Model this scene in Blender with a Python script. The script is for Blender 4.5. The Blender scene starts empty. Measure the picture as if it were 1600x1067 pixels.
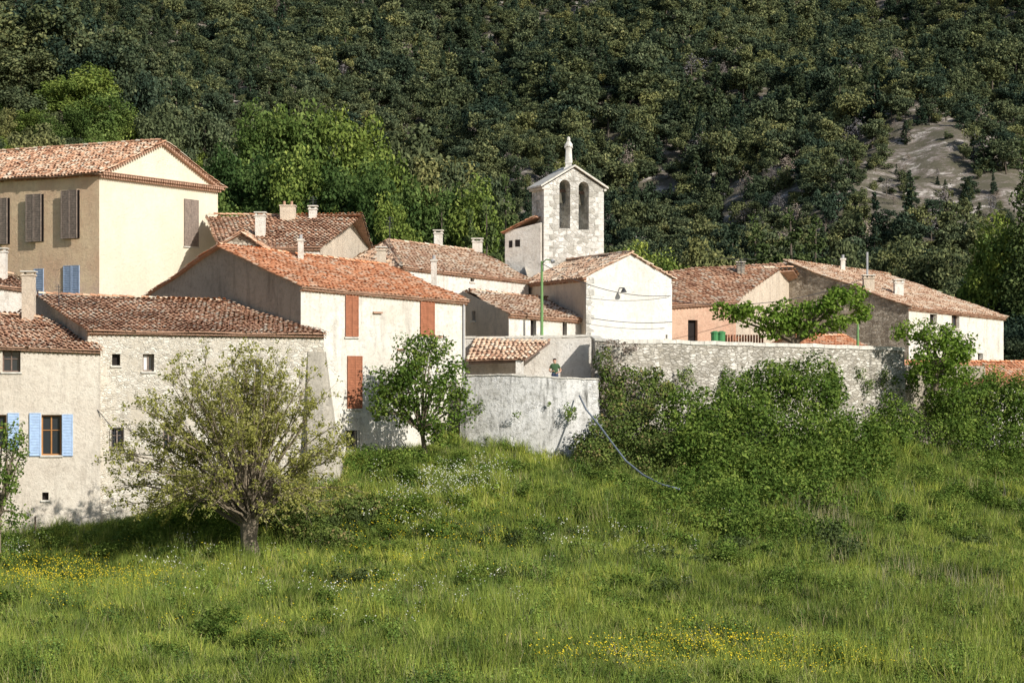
import bpy, math, random
import numpy as np
from mathutils import Vector, Matrix
from mathutils.geometry import tessellate_polygon
random.seed(7)
RNG = np.random.default_rng(11)
F = 3600.0; HZ = 620.0          # survey: theodolite at the origin, bearings/elevations in units of 1/3600
scene = bpy.context.scene
def S(a, b, d):
    """surveyed point: bearing a, elevation b, distance d -> metres"""
    return Vector(((a-800)/F*d, d, (HZ-b)/F*d))
def SX(a, d): return (a-800)/F*d
def SZ(b, d): return (HZ-b)/F*d

# ------------------------------------------------------------------ materials
MATS = {}
def newmat(name):
    m = bpy.data.materials.new(name); m.use_nodes = True
    nt = m.node_tree; nt.nodes.clear(); MATS[name] = m
    return m, nt
def L(nt, a, b): nt.links.new(a, b)
def noise(nt, vec, scale, detail=4, rough=.6):
    n = nt.nodes.new('ShaderNodeTexNoise'); n.inputs['Scale'].default_value = scale
    n.inputs['Detail'].default_value = detail; n.inputs['Roughness'].default_value = rough
    if vec is not None: L(nt, vec, n.inputs['Vector'])
    return n.outputs[0]
def ramp(nt, fac, stops):
    r = nt.nodes.new('ShaderNodeValToRGB'); L(nt, fac, r.inputs[0])
    el = r.color_ramp.elements
    while len(el) < len(stops): el.new(.5)
    for e, (p, c) in zip(el, stops):
        e.position = p; e.color = (*c, 1) if len(c) == 3 else c
    return r.outputs[0]
def mix(nt, fac, a, b, mode='MIX'):
    m = nt.nodes.new('ShaderNodeMix'); m.data_type = 'RGBA'; m.blend_type = mode
    if isinstance(fac, (int, float)): m.inputs[0].default_value = fac
    else: L(nt, fac, m.inputs[0])
    for s, v in ((m.inputs[6], a), (m.inputs[7], b)):
        if isinstance(v, tuple): s.default_value = (*v, 1)
        else: L(nt, v, s)
    return m.outputs[2]
def mathn(nt, op, a, b=None):
    m = nt.nodes.new('ShaderNodeMath'); m.operation = op
    for s, v in ((m.inputs[0], a), (m.inputs[1], b)):
        if v is None: continue
        if isinstance(v, (int, float)): s.default_value = v
        else: L(nt, v, s)
    return m.outputs[0]
def gw(c): return (c, c, c)
def finish(nt, col, rough=.9, bump=None, bs=.5, bd=.05, spec=.2):
    p = nt.nodes.new('ShaderNodeBsdfPrincipled'); o = nt.nodes.new('ShaderNodeOutputMaterial')
    if isinstance(col, tuple): p.inputs['Base Color'].default_value = (*col, 1)
    else: L(nt, col, p.inputs['Base Color'])
    p.inputs['Roughness'].default_value = rough
    p.inputs['Specular IOR Level'].default_value = spec
    if bump is not None:
        b = nt.nodes.new('ShaderNodeBump'); b.inputs['Strength'].default_value = bs; b.inputs['Distance'].default_value = bd
        L(nt, bump, b.inputs['Height']); L(nt, b.outputs[0], p.inputs['Normal'])
    L(nt, p.outputs[0], o.inputs[0]); return p
def objco(nt, scale=(1, 1, 1)):
    t = nt.nodes.new('ShaderNodeTexCoord'); m = nt.nodes.new('ShaderNodeMapping')
    m.inputs['Scale'].default_value = scale
    L(nt, t.outputs['Object'], m.inputs[0]); return m.outputs[0]
def wobble(nt, v, amt=.25, sc=1.7):
    n = nt.nodes.new('ShaderNodeTexNoise'); n.inputs['Scale'].default_value = sc; L(nt, v, n.inputs['Vector'])
    a = nt.nodes.new('ShaderNodeVectorMath'); a.operation = 'MULTIPLY_ADD'
    L(nt, n.outputs['Color'], a.inputs[0]); a.inputs[1].default_value = (amt, amt, amt); L(nt, v, a.inputs[2]); return a.outputs[0]

def plaster(name, base, stain, dirt=(.2, .18, .15), stones=.0, amt=.5, dz=None, ssc=3.6):
    m, nt = newmat(name); v = objco(nt)
    big = noise(nt, v, .35, 7, .7)
    c = mix(nt, ramp(nt, big, [(.44-.12*amt, gw(0)), (.6, gw(1))]), stain, base)
    med = noise(nt, v, 1.9, 7, .75)
    c = mix(nt, ramp(nt, med, [(.49, gw(0)), (.64, gw(.6*amt+.2))]), c, tuple(x*.85 for x in stain))
    vs = objco(nt, (1.6, 1.6, .22))
    st = noise(nt, vs, 1.0, 6, .7)
    c = mix(nt, ramp(nt, st, [(.53, gw(0)), (.69, gw(.8*amt))]), c, dirt)
    fine = noise(nt, v, 5, 7, .8)
    c = mix(nt, ramp(nt, fine, [(.53, gw(0)), (.64, gw(.25+.35*amt))]), c, dirt)
    h = fine
    if stones > 0:
        vm = wobble(nt, objco(nt, (1, 1, 1.9)))
        vv = nt.nodes.new('ShaderNodeTexVoronoi'); vv.inputs['Scale'].default_value = ssc; L(nt, vm, vv.inputs['Vector'])
        ve = nt.nodes.new('ShaderNodeTexVoronoi'); ve.feature = 'DISTANCE_TO_EDGE'; ve.inputs['Scale'].default_value = ssc; L(nt, vm, ve.inputs['Vector'])
        sc = ramp(nt, vv.outputs['Color'], [(0.15, tuple(x*.7 for x in stain)), (.4, stain), (.7, base)])
        edge = ramp(nt, ve.outputs[0], [(.02, gw(0)), (.12, gw(1))])
        sc = mix(nt, edge, tuple(x*.92 for x in base), sc)
        mask = ramp(nt, noise(nt, v, .7, 7, .8), [(.66-.35*stones, gw(0)), (.74-.35*stones, gw(.9))])
        c = mix(nt, mask, c, sc)
        h = mix(nt, mask, h, mix(nt, .5, edge, fine))
    if dz:
        t = nt.nodes.new('ShaderNodeTexCoord'); s = nt.nodes.new('ShaderNodeSeparateXYZ'); L(nt, t.outputs['Object'], s.inputs[0])
        a = mathn(nt, 'SUBTRACT', dz[1], s.outputs[2]); a = mathn(nt, 'DIVIDE', a, dz[1]-dz[0])
        a = mathn(nt, 'ADD', a, mathn(nt, 'MULTIPLY', mathn(nt, 'SUBTRACT', med, .5), 1.8))
        c = mix(nt, ramp(nt, a, [(.3, gw(0)), (.85, gw(.75))]), c, tuple(x for x in dz[2]))
    finish(nt, c, .95, h, .9, .09); return m

def masonry(name, c1, c2, mortar, scale=3.4, zs=2.1, bs=.8, dark=.6):
    m, nt = newmat(name); v = wobble(nt, objco(nt, (1, 1, zs)), .3)
    vv = nt.nodes.new('ShaderNodeTexVoronoi'); vv.inputs['Scale'].default_value = scale; L(nt, v, vv.inputs['Vector'])
    ve = nt.nodes.new('ShaderNodeTexVoronoi'); ve.feature = 'DISTANCE_TO_EDGE'; ve.inputs['Scale'].default_value = scale; L(nt, v, ve.inputs['Vector'])
    c = ramp(nt, vv.outputs['Color'], [(.2, c1), (.75, c2)])
    edge = ramp(nt, ve.outputs[0], [(.01, gw(0)), (.10, gw(1))])
    c = mix(nt, edge, mortar, c)
    n1 = noise(nt, objco(nt), .8, 7, .75)
    c = mix(nt, ramp(nt, n1, [(.44, gw(0)), (.64, gw(.65))]), c, tuple(x*dark for x in c1))
    n3 = noise(nt, objco(nt, (1.5, 1.5, .25)), 1.2, 5, .7)
    c = mix(nt, ramp(nt, n3, [(.52, gw(0)), (.66, gw(.65))]), c, tuple(x*.5 for x in c1))
    f = noise(nt, objco(nt), 6, 6, .8)
    c = mix(nt, ramp(nt, f, [(.5, gw(0)), (.66, gw(.6))]), c, tuple(x*.5 for x in c1))
    finish(nt, c, .95, mix(nt, .45, edge, f), bs, .1); return m

def simple(name, col, rough=.8, var=.3, sc=6, spec=.2):
    m, nt = newmat(name); n = noise(nt, objco(nt), sc, 5, .7)
    c = ramp(nt, n, [(.3, tuple(x*(1-var) for x in col)), (.7, tuple(min(1, x*(1+var*.6)) for x in col))])
    finish(nt, c, rough, n, .2, .02, spec); return m

def tilemat(name, stops, lich=.5):
    m, nt = newmat(name)
    a = nt.nodes.new('ShaderNodeAttribute'); a.attribute_name = 'tint'
    c = ramp(nt, a.outputs['Fac'], stops)
    v = objco(nt)
    c = mix(nt, ramp(nt, noise(nt, v, .8, 6, .75), [(.47, gw(0)), (.68, gw(lich))]), c, (.44, .36, .26))
    f = noise(nt, v, 5, 5, .8)
    c = mix(nt, ramp(nt, f, [(.55, gw(0)), (.70, gw(.6))]), c, (.22, .15, .10))
    finish(nt, c, .9, f, .4, .02); return m

def leafmat(name, c1, c2, c3=None, trans=0, posn=.0, rnd=.5, pr=(.55, 1.5)):
    m, nt = newmat(name)
    a = nt.nodes.new('ShaderNodeAttribute'); a.attribute_name = 'tint'
    c = ramp(nt, a.outputs['Fac'], [(0, c1), (.75, c2), (1, c3 or c2)])
    oi = nt.nodes.new('ShaderNodeObjectInfo')
    r = ramp(nt, oi.outputs['Random'], [(0, (1-rnd*.75, 1-rnd*.6, 1-rnd*.4)), (.5, (1, 1, 1)), (1, (1+rnd*.6, 1+rnd*.4, 1+rnd*.1))])
    if rnd > 0: c = mix(nt, 1.0, c, r, 'MULTIPLY')
    if posn > 0:
        g = nt.nodes.new('ShaderNodeNewGeometry')
        n = noise(nt, g.outputs['Position'], posn, 6, .75)
        c = mix(nt, 1.0, c, ramp(nt, n, [(.36, (pr[0], pr[0]*1.1, pr[0]*1.15)), (.5, (1, 1, 1)), (.64, (pr[1], pr[1]*.9, pr[1]*.82))]), 'MULTIPLY')
    d = nt.nodes.new('ShaderNodeBsdfDiffuse'); L(nt, c, d.inputs[0]); o = nt.nodes.new('ShaderNodeOutputMaterial')
    if trans > 0:
        t = nt.nodes.new('ShaderNodeBsdfTranslucent'); L(nt, mix(nt, 1.0, c, (1.1, 1.15, .6), 'MULTIPLY'), t.inputs[0])
        ms = nt.nodes.new('ShaderNodeMixShader'); ms.inputs[0].default_value = trans
        L(nt, d.outputs[0], ms.inputs[1]); L(nt, t.outputs[0], ms.inputs[2]); L(nt, ms.outputs[0], o.inputs[0])
    else: L(nt, d.outputs[0], o.inputs[0])
    return m

plaster('ochre_plaster', (.80, .61, .39), (.70, .47, .30), (.50, .37, .26), 0, .5, dz=(4, 9, (.66, .46, .38)))
plaster('cream_plaster', (.82, .75, .59), (.78, .69, .53), (.60, .51, .41), 0, .2, dz=(3, 8.2, (.76, .60, .51)))
plaster('old_cream_plaster', (.78, .70, .58), (.66, .57, .46), (.40, .34, .27), .25, .75, dz=(-9.5, -4, (.46, .39, .32)), ssc=5)
plaster('farmhouse_plaster', (.80, .74, .63), (.62, .55, .44), (.38, .33, .26), .65, .6, dz=(-9.5, -4.5, (.50, .43, .36)), ssc=4.4)
plaster('facade_plaster', (.82, .78, .69), (.70, .64, .54), (.40, .35, .29), .25, .8)
plaster('grey_render', (.38, .34, .28), (.31, .28, .23), (.17, .15, .12), 0, 1.0)
plaster('buttress_plaster', (.54, .49, .41), (.40, .36, .29), (.22, .20, .16), .3, 1.0)
plaster('white_plaster', (.82, .78, .71), (.68, .62, .53), (.40, .35, .29), .2, .75)
plaster('church_plaster', (.84, .81, .75), (.74, .70, .62), (.46, .42, .36), .2, .55)
plaster('pink_plaster', (.66, .44, .31), (.60, .35, .24), (.38, .28, .2), 0, .7)
plaster('terrace_plaster', (.78, .76, .72), (.52, .50, .45), (.13, .125, .11), .35, 1.35)
plaster('peach_plaster', (.70, .59, .46), (.58, .49, .38), (.36, .29, .23), .25, .7)
masonry('rubble_stone', (.28, .23, .17), (.56, .49, .39), (.42, .36, .28), 3.2, 1.9)
masonry('wall_stone', (.40, .36, .29), (.76, .71, .62), (.42, .37, .30), 2.9, 2.2)
masonry('tower_stone', (.46, .43, .37), (.84, .81, .75), (.62, .58, .51), 2.3, 1.6, .6, .6)
simple('coping_stone', (.66, .62, .54), .9, .35, 3)
simple('pale_stone', (.66, .63, .57), .9, .35, 4)
simple('brown_wood', (.20, .14, .11), .8, .35, 5)
simple('grey_wood', (.28, .22, .18), .8, .45, 6)
simple('red_brown_wood', (.38, .15, .08), .7, .3, 5)
simple('blue_paint', (.42, .55, .74), .7, .2, 5)
simple('pale_blue_paint', (.33, .41, .54), .7, .25, 5)
simple('orange_wood', (.42, .20, .07), .6, .2, 5)
simple('white_paint', (.76, .74, .70), .7, .15, 4)
simple('green_metal', (.07, .24, .09), .5, .15, 4)
simple('light_green_metal', (.18, .32, .12), .5, .15, 4)
simple('dark_metal', (.05, .05, .055), .6, .2, 4)
simple('galvanised', (.38, .38, .38), .5, .2, 4)
simple('bronze', (.10, .09, .06), .5, .3, 4, .5)
simple('hose_plastic', (.20, .23, .27), .5, .1, 4)
simple('dark_interior', (.025, .02, .018), .9, .2, 4)
simple('bark', (.23, .185, .13), .95, .4, 14)
simple('dark_bark', (.13, .105, .08), .95, .4, 10)
simple('gravel', (.38, .33, .26), .95, .3, 3)
simple('terra_slab', (.46, .28, .19), .95, .35, 3)
simple('skin', (.56, .33, .23), .6, .08, 8); simple('hair', (.03, .02, .015), .7, .2, 20)
simple('green_shirt', (.06, .115, .055), .9, .15, 10); simple('denim', (.06, .08, .13), .9, .15, 10)
mg, nt = newmat('window_glass'); finish(nt, (.03, .035, .04), .12, None, spec=.6)
T = [(0, (.30, .14, .08)), (.3, (.54, .28, .16)), (.55, (.66, .39, .24)), (.8, (.68, .49, .34)), (1, (.70, .60, .46))]
tilemat('old_tiles', T, .4)
tilemat('orange_tiles', [(0, (.46, .19, .09)), (.35, (.68, .29, .14)), (.7, (.74, .39, .22)), (1, (.68, .50, .35))], .15)
tilemat('pale_tiles', [(0, (.40, .22, .14)), (.35, (.62, .40, .26)), (.7, (.72, .53, .37)), (1, (.74, .64, .50))], .4)
leafmat('bright_leaf', (.09, .16, .025), (.20, .29, .05), (.29, .36, .09), .3, 0, 0)
leafmat('mid_leaf', (.06, .11, .022), (.155, .225, .045), (.25, .31, .075), .2, .9, 0, (.6, 1.3))
leafmat('dark_leaf', (.04, .062, .022), (.09, .12, .042), (.14, .17, .062), 0, 0, 0)
leafmat('spring_leaf', (.22, .22, .05), (.40, .39, .11), (.50, .46, .21), .35, 0, 0)
leafmat('pine_leaf', (.038, .054, .032), (.105, .13, .065), (.18, .20, .10), 0, .022, .8, (.5, 1.5))
leafmat('oak_leaf', (.06, .075, .035), (.15, .17, .075), (.22, .23, .11), 0, .027, .75, (.5, 1.4))
leafmat('fir_leaf', (.022, .036, .024), (.055, .078, .042), (.10, .125, .06), 0, .03, .6, (.6, 1.3))
leafmat('dry_leaf', (.15, .125, .115), (.28, .24, .215), (.36, .32, .29))
leafmat('grove_leaf', (.06, .10, .026), (.155, .215, .055), (.24, .30, .085), .15, .04, .7, (.55, 1.5))
leafmat('grass_leaf', (.12, .17, .03), (.25, .31, .06), (.41, .41, .14), 0, .16, .5, (.45, 1.5))
leafmat('weed_leaf', (.06, .105, .02), (.15, .23, .048), (.23, .31, .08), 0, .16, .6, (.5, 1.5))
leafmat('straw_leaf', (.28, .26, .12), (.42, .37, .20), (.52, .46, .30))
leafmat('ivy_leaf', (.08, .115, .03), (.15, .20, .05), (.25, .19, .09), 0, .9, 0, (.6, 1.3))
simple('yellow_petals', (.75, .58, .03), .8, .1); simple('white_petals', (.75, .75, .62), .8, .1)

# ------------------------------------------------------------------ mesh helpers
def mk(name, V, Fc, mat, parent=None, tint=None, smooth=False, coll=None):
    me = bpy.data.meshes.new(name)
    if isinstance(V, np.ndarray) and isinstance(Fc, np.ndarray):
        nv, nf, k = len(V), len(Fc), Fc.shape[1]
        me.vertices.add(nv); me.vertices.foreach_set('co', V.astype(np.float32).ravel())
        me.loops.add(nf*k); me.loops.foreach_set('vertex_index', Fc.astype(np.int32).ravel())
        me.polygons.add(nf); me.polygons.foreach_set('loop_start', np.arange(0, nf*k, k, dtype=np.int32))
        me.update(calc_edges=True); me.validate()
    else:
        me.from_pydata([tuple(v) for v in V], [], [tuple(f) for f in Fc]); me.update()
    if tint is not None:
        at = me.attributes.new('tint', 'FLOAT', 'POINT'); at.data.foreach_set('value', np.asarray(tint, dtype=np.float32))
    if mat: me.materials.append(MATS[mat])
    if smooth: me.polygons.foreach_set('use_smooth', np.ones(len(me.polygons), dtype=bool))
    o = bpy.data.objects.new(name, me)
    (coll or scene.collection).objects.link(o)
    if parent: o.parent = parent
    return o
def empty(name, loc=(0, 0, 0)):
    o = bpy.data.objects.new(name, None); o.empty_display_size = .5; scene.collection.objects.link(o); return o

class B:
    """collects the parts of one object and makes an Empty with named children"""
    def __init__(s, name): s.name = name; s.p = {}
    def add(s, part, mat, V, Fc, tint=None):
        k = (part, mat); d = s.p.setdefault(k, [[], [], []]); o = len(d[0])
        d[0].extend([tuple(v) for v in V]); d[1].extend([tuple(i+o for i in f) for f in Fc])
        d[2].extend(list(tint) if tint is not None else [.5]*len(V))
    def box(s, part, mat, O, X, Y, Z):
        V = [O, O+X, O+X+Y, O+Y, O+Z, O+X+Z, O+X+Y+Z, O+Y+Z]
        s.add(part, mat, V, [(0, 3, 2, 1), (4, 5, 6, 7), (0, 1, 5, 4), (1, 2, 6, 5), (2, 3, 7, 6), (3, 0, 4, 7)])
    def abox(s, part, mat, x0, x1, y0, y1, z0, z1):
        s.box(part, mat, Vector((x0, y0, z0)), Vector((x1-x0, 0, 0)), Vector((0, y1-y0, 0)), Vector((0, 0, z1-z0)))
    def tube(s, part, mat, pts, rad, n=6):
        V, Fc = tube(pts, rad, n); s.add(part, mat, V, Fc)
    def done(s):
        e = empty(s.name)
        for (part, mat), (V, Fc, t) in s.p.items(): mk(part, V, Fc, mat, e, t)
        return e

def tube(pts, rad, n=6):
    pts = [Vector(p) for p in pts]
    if not hasattr(rad, '__len__'): rad = [rad]*len(pts)
    V, Fc = [], []
    for i, p in enumerate(pts):
        t = (pts[min(i+1, len(pts)-1)]-pts[max(i-1, 0)]).normalized()
        a = t.cross(Vector((.31, .95, .1)) if abs(t.y) < .9 else Vector((1, 0, 0))).normalized(); b = t.cross(a)
        for k in range(n):
            w = 2*math.pi*k/n; V.append(p+(a*math.cos(w)+b*math.sin(w))*rad[i])
    for i in range(len(pts)-1):
        for k in range(n):
            k2 = (k+1) % n; Fc.append((i*n+k, i*n+k2, (i+1)*n+k2, (i+1)*n+k))
    Fc.append(tuple(range(n))[::-1]); Fc.append(tuple(range((len(pts)-1)*n, len(pts)*n)))
    return V, Fc

# ------------------------------------------------------------------ wall / roof builders
class Fr:
    def __init__(s, A, Bq):
        s.A = Vector((A[0], A[1], 0)); d = Vector((Bq[0]-A[0], Bq[1]-A[1], 0)); s.L = d.length
        s.e = d.normalized(); s.n = Vector((s.e.y, -s.e.x, 0))
    def p(s, u, z, o=0): return s.A+s.e*u+s.n*o+Vector((0, 0, z))
    def u(s, a):
        k = (a-800)/F; return (k*s.A.y-s.A.x)/(s.e.x-k*s.e.y)
    def rect(s, a0, a1, b0, b1):
        u0, u1 = s.u(a0), s.u(a1); d = s.A.y+s.e.y*(u0+u1)/2
        return u0, u1, SZ(b1, d), SZ(b0, d)
def fbox(b, part, mat, f, u0, u1, z0, z1, o0, o1):
    b.box(part, mat, f.p(u0, z0, o1), f.e*(u1-u0), -f.n*(o1-o0), Vector((0, 0, z1-z0)))

def shutter(b, f, u0, u1, z0, z1, mat, o=.03, n=None):
    fbox(b, 'shutters', mat, f, u0, u1, z0, z1, o, o+.035)
    w = .06
    fbox(b, 'shutters', mat, f, u0, u0+w, z0, z1, o+.035, o+.06); fbox(b, 'shutters', mat, f, u1-w, u1, z0, z1, o+.035, o+.06)
    H = z1-z0; k = max(4, int(H/.14))
    for i in range(k+1):
        z = z0+(H-.05)*i/k
        fbox(b, 'shutters', mat, f, u0+w, u1-w, z, z+.05, o+.035, o+.056)

def opening(b, f, r, kind, mat):
    u0, u1, z0, z1 = r
    dep = .28
    V = [f.p(u0, z0), f.p(u1, z0), f.p(u1, z1), f.p(u0, z1)]+[f.p(u0, z0, -dep), f.p(u1, z0, -dep), f.p(u1, z1, -dep), f.p(u0, z1, -dep)]
    b.add('window_reveals', b.wallmat, V, [(0, 1, 5, 4), (1, 2, 6, 5), (2, 3, 7, 6), (3, 0, 4, 7)])
    if kind == 'dark':
        b.add('window_darkness', 'dark_interior', V[4:], [(0, 1, 2, 3)])
    else:
        b.add('window_glass', 'window_glass', V[4:], [(0, 1, 2, 3)])
        w = .07
        fm = mat or 'brown_wood'
        fbox(b, 'window_frames', fm, f, u0, u0+w, z0, z1, -dep+.01, -dep+.07)
        fbox(b, 'window_frames', fm, f, u1-w, u1, z0, z1, -dep+.01, -dep+.07)
        fbox(b, 'window_frames', fm, f, u0+w, u1-w, z1-w, z1, -dep+.01, -dep+.07)
        fbox(b, 'window_frames', fm, f, u0+w, u1-w, z0, z0+w, -dep+.01, -dep+.07)
        um = (u0+u1)/2
        fbox(b, 'window_frames', fm, f, um-.035, um+.035, z0+w, z1-w, -dep+.01, -dep+.06)
        if kind == 'curtain':
            fbox(b, 'curtain', 'white_paint', f, u0+w, um-.04, z0+w, z1-w, -dep+.005, -dep+.02)
        if z1-z0 > 1:
            zm = z0+(z1-z0)*.62
            fbox(b, 'window_frames', fm, f, u0+w, um-.035, zm-.02, zm+.02, -dep+.01, -dep+.05)
            fbox(b, 'window_frames', fm, f, um+.035, u1-w, zm-.02, zm+.02, -dep+.01, -dep+.05)
    fbox(b, 'sills', 'coping_stone', f, u0-.08, u1+.08, z0-.09, z0-.004, -.1, .08)
    if kind == 'bars':
        for i in range(5):
            u = u0+(u1-u0)*i/4
            fbox(b, 'iron_bars', 'dark_metal', f, u-.012, u+.012, z0, z1, .16, .185)
        for z in (z0, (z0+z1)/2, z1-.02):
            fbox(b, 'iron_bars', 'dark_metal', f, u0, u1, z, z+.02, .186, .2)
            for u in (u0, u1):
                fbox(b, 'iron_bars', 'dark_metal', f, u-.01, u+.01, z, z+.02, -.02, .159)

def wall(b, A, Bq, z0, zA, zB, peak=None, ops=(), mat='cream_plaster', part='walls'):
    """A->B left to right seen from outside. peak=(x,y,z)"""
    f = Fr(A, Bq); b.wallmat = mat
    outer = [(0, z0), (f.L, z0), (f.L, zB)]
    if peak is not None:
        u = (Vector((peak[0], peak[1], 0))-f.A).dot(f.e); outer.append((u, peak[2]))
    outer.append((0, zA))
    loops = [outer]
    for o in ops:
        kind = o[4]; mat2 = o[5] if len(o) > 5 else None
        r = f.rect(*o[:4])
        if kind in ('glass', 'dark', 'bars', 'curtain'):
            loops.append([(r[0], r[2]), (r[0], r[3]), (r[1], r[3]), (r[1], r[2])]); opening(b, f, r, kind, mat2)
        elif kind == 'shut':
            um = (r[0]+r[1])/2
            shutter(b, f, r[0], um-.01, r[2], r[3], mat2); shutter(b, f, um+.01, r[1], r[2], r[3], mat2)
            fbox(b, 'sills', 'coping_stone', f, r[0]-.06, r[1]+.06, r[2]-.1, r[2]-.02, -.05, .09)
        elif kind == 'leaf': shutter(b, f, *r, mat2)
        elif kind == 'ajar':   # pair of shutters held slightly off the wall
            um = (r[0]+r[1])/2
            shutter(b, f, r[0], um-.012, r[2], r[3], mat2, .2); shutter(b, f, um+.012, r[1], r[2], r[3], mat2, .2)
            fbox(b, 'window_darkness', 'dark_interior', f, r[0]-.03, r[1]+.03, r[2], r[3], .004, .03)
    flat = [p for lp in loops for p in lp]
    tris = tessellate_polygon([[Vector((p[0], p[1], 0)) for p in lp] for lp in loops])
    V = [f.p(u, z) for u, z in flat]; Fc = []
    for t in tris:
        a, c, d = (V[i] for i in t)
        Fc.append(tuple(t) if (c-a).cross(d-a).dot(f.n) > 0 else tuple(t)[::-1])
    b.add(part, mat, V, Fc); return f

def roof(b, E0, E1, R1, R0, oe=.35, ov=.12, mat='old_tiles', sag=.06, gen=True):
    e = (E1-E0).normalized(); Lg = (E1-E0).length
    s = (R0+R1)/2-(E0+E1)/2; s = s-e*s.dot(e); Vv = s.length; s.normalize(); n = e.cross(s)
    r0u, r1u = (R0-E0).dot(e), (R1-E0).dot(e); d0, d1 = (R0-E0).dot(n), (R1-E0).dot(n)
    ph = random.random()*6
    ul = lambda v: r0u*max(v, 0)/Vv-ov
    ur = lambda v: Lg+(r1u-Lg)*max(v, 0)/Vv+ov
    def surf(u, v, w):
        u = np.asarray(u, float); v = np.asarray(v, float)
        uu = np.clip(u/Lg, 0, 1); tt = np.clip(v/Vv, 0, 1)
        ww = w+tt*(d0*(1-uu)+d1*uu)-sag*np.sin(math.pi*uu)*np.sin(math.pi*np.clip(tt+.1, 0, 1))+.045*np.sin(u*1.1+ph)*np.sin(v*1.3+ph)
        E, ee, ss, nn = (np.array(q) for q in (E0, e, s, n))
        return E+u[..., None]*ee+v[..., None]*ss+ww[..., None]*nn
    na, nb = 18, 8; top = []; bot = []
    for j in range(nb+1):
        v = -oe+.03+(Vv+oe-.03)*j/nb; l, r = ul(v)+.02, ur(v)-.02
        for i in range(na+1):
            u = l+(r-l)*i/na
            top.append(surf(u, v, .015)); bot.append(surf(u, v, -.045))
    V = top+bot; o = len(top); Fc = []; W = na+1
    for j in range(nb):
        for i in range(na):
            q = (j*W+i, j*W+i+1, (j+1)*W+i+1, (j+1)*W+i); Fc.append(q); Fc.append(tuple(x+o for x in q[::-1]))
    for i in range(na): Fc.append((i, i+o, i+1+o, i+1)); k = nb*W; Fc.append((k+i+1, k+i+1+o, k+i+o, k+i))
    for j in range(nb): Fc.append((j*W, (j+1)*W, (j+1)*W+o, j*W+o)); k = na; Fc.append((j*W+k+o, (j+1)*W+k+o, (j+1)*W+k, j*W+k))
    b.add('roof_deck', 'terra_slab', V, Fc)
    st, sp = .38, .265; us = []; vs = []
    k = 0
    while -oe+k*st < Vv-.12:
        v = -oe+k*st; l, r = ul(v+.2), ur(v+.2); c = int(max(0, (r-l)/sp))
        if c > 0:
            for i in range(c+1): us.append(l+.02+i*(r-l-.04)/c); vs.append(v)
        k += 1
    us = np.array(us); vs = np.array(vs); m = len(us)
    us += RNG.normal(0, .016, m); vs += RNG.normal(0, .035, m)
    lift = np.abs(RNG.normal(0, .022, m)); sk = RNG.normal(0, .02, m)
    ang = np.linspace(0, math.pi, 6); VV = np.zeros((m, 12, 3))
    for q in range(2):
        rad = .115 if q == 0 else .09
        for a in range(6):
            VV[:, q*6+a, :] = surf(us-np.cos(ang[a])*rad+(sk if q else 0), vs+q*.46, (.045 if q == 0 else .012)+lift+np.sin(ang[a])*rad*.7-.02)
    base = (np.arange(m)*12)[:, None, None]
    q = np.array([[a, a+1, 7+a, 6+a] for a in range(5)])[None]
    Fq = (base+q).reshape(-1, 4)
    pn = np.sin(us*1.9+ph)*.5+np.sin(us*.7+vs*1.7+ph)*.5
    t = np.clip(RNG.beta(1.2, 1.2, m)+.14*pn, 0, 1)
    b.tiles.append((VV.reshape(-1, 3), Fq, np.repeat(t, 12), mat))
    if gen:
        f = Fr(E0, E1); zl = lambda u: E0.z+(E1.z-E0.z)*u/f.L
        for row, (pr, dz) in enumerate(((min(.3, oe-.05), -.17), (.16, -.31))):
            k = int(f.L/.23)
            V, Fc, tt = [], [], []
            for i in range(k+1):
                u = f.L*i/k; z = zl(u)+dz; o = len(V); tn = random.random()
                for oo in (-.01, pr):
                    for a in range(5):
                        w = math.pi*a/4; V.append(f.p(u-math.cos(w)*.095, z+math.sin(w)*.075, oo)); tt.append(tn)
                Fc += [(o+a, o+a+1, o+6+a, o+5+a) for a in range(4)]
            b.add('eave_tiles', 'old_tiles', V, Fc, tt)
            V = [f.p(0, zl(0)+dz+.078, 0), f.p(f.L, zl(f.L)+dz+.078, 0), f.p(f.L, zl(f.L)+dz+.078, pr+.01), f.p(0, zl(0)+dz+.078, pr+.01)]
            V += [v+Vector((0, 0, .045)) for v in V]
            b.add('eave_moulding', 'terra_slab', V, [(0, 3, 2, 1), (4, 5, 6, 7), (0, 1, 5, 4), (1, 2, 6, 5), (2, 3, 7, 6), (3, 0, 4, 7)])

def ridge(b, P0, P1, mat='old_tiles', r=.14):
    d = P1-P0; Lg = d.length
    if Lg < .3: return
    d = d.normalized(); sd = d.cross(Vector((0, 0, 1))).normalized(); up = sd.cross(d)
    k = max(1, int(Lg/.38)); V, Fc, tt = [], [], []
    for i in range(k):
        o = len(V); t = random.random()
        for q in range(2):
            rr = r*(1.0 if q == 0 else .82)
            c = P0+d*(Lg*i/k+q*.46)+up*(.02+(.03 if q == 0 else 0)+random.uniform(0, .03))
            for a in range(6):
                w = math.pi*a/5; V.append(c-sd*math.cos(w)*rr+up*math.sin(w)*rr*.8); tt.append(t)
        Fc += [(o+a, o+a+1, o+7+a, o+6+a) for a in range(5)]
    b.add('ridge_tiles', mat, V, Fc, tt)

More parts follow.
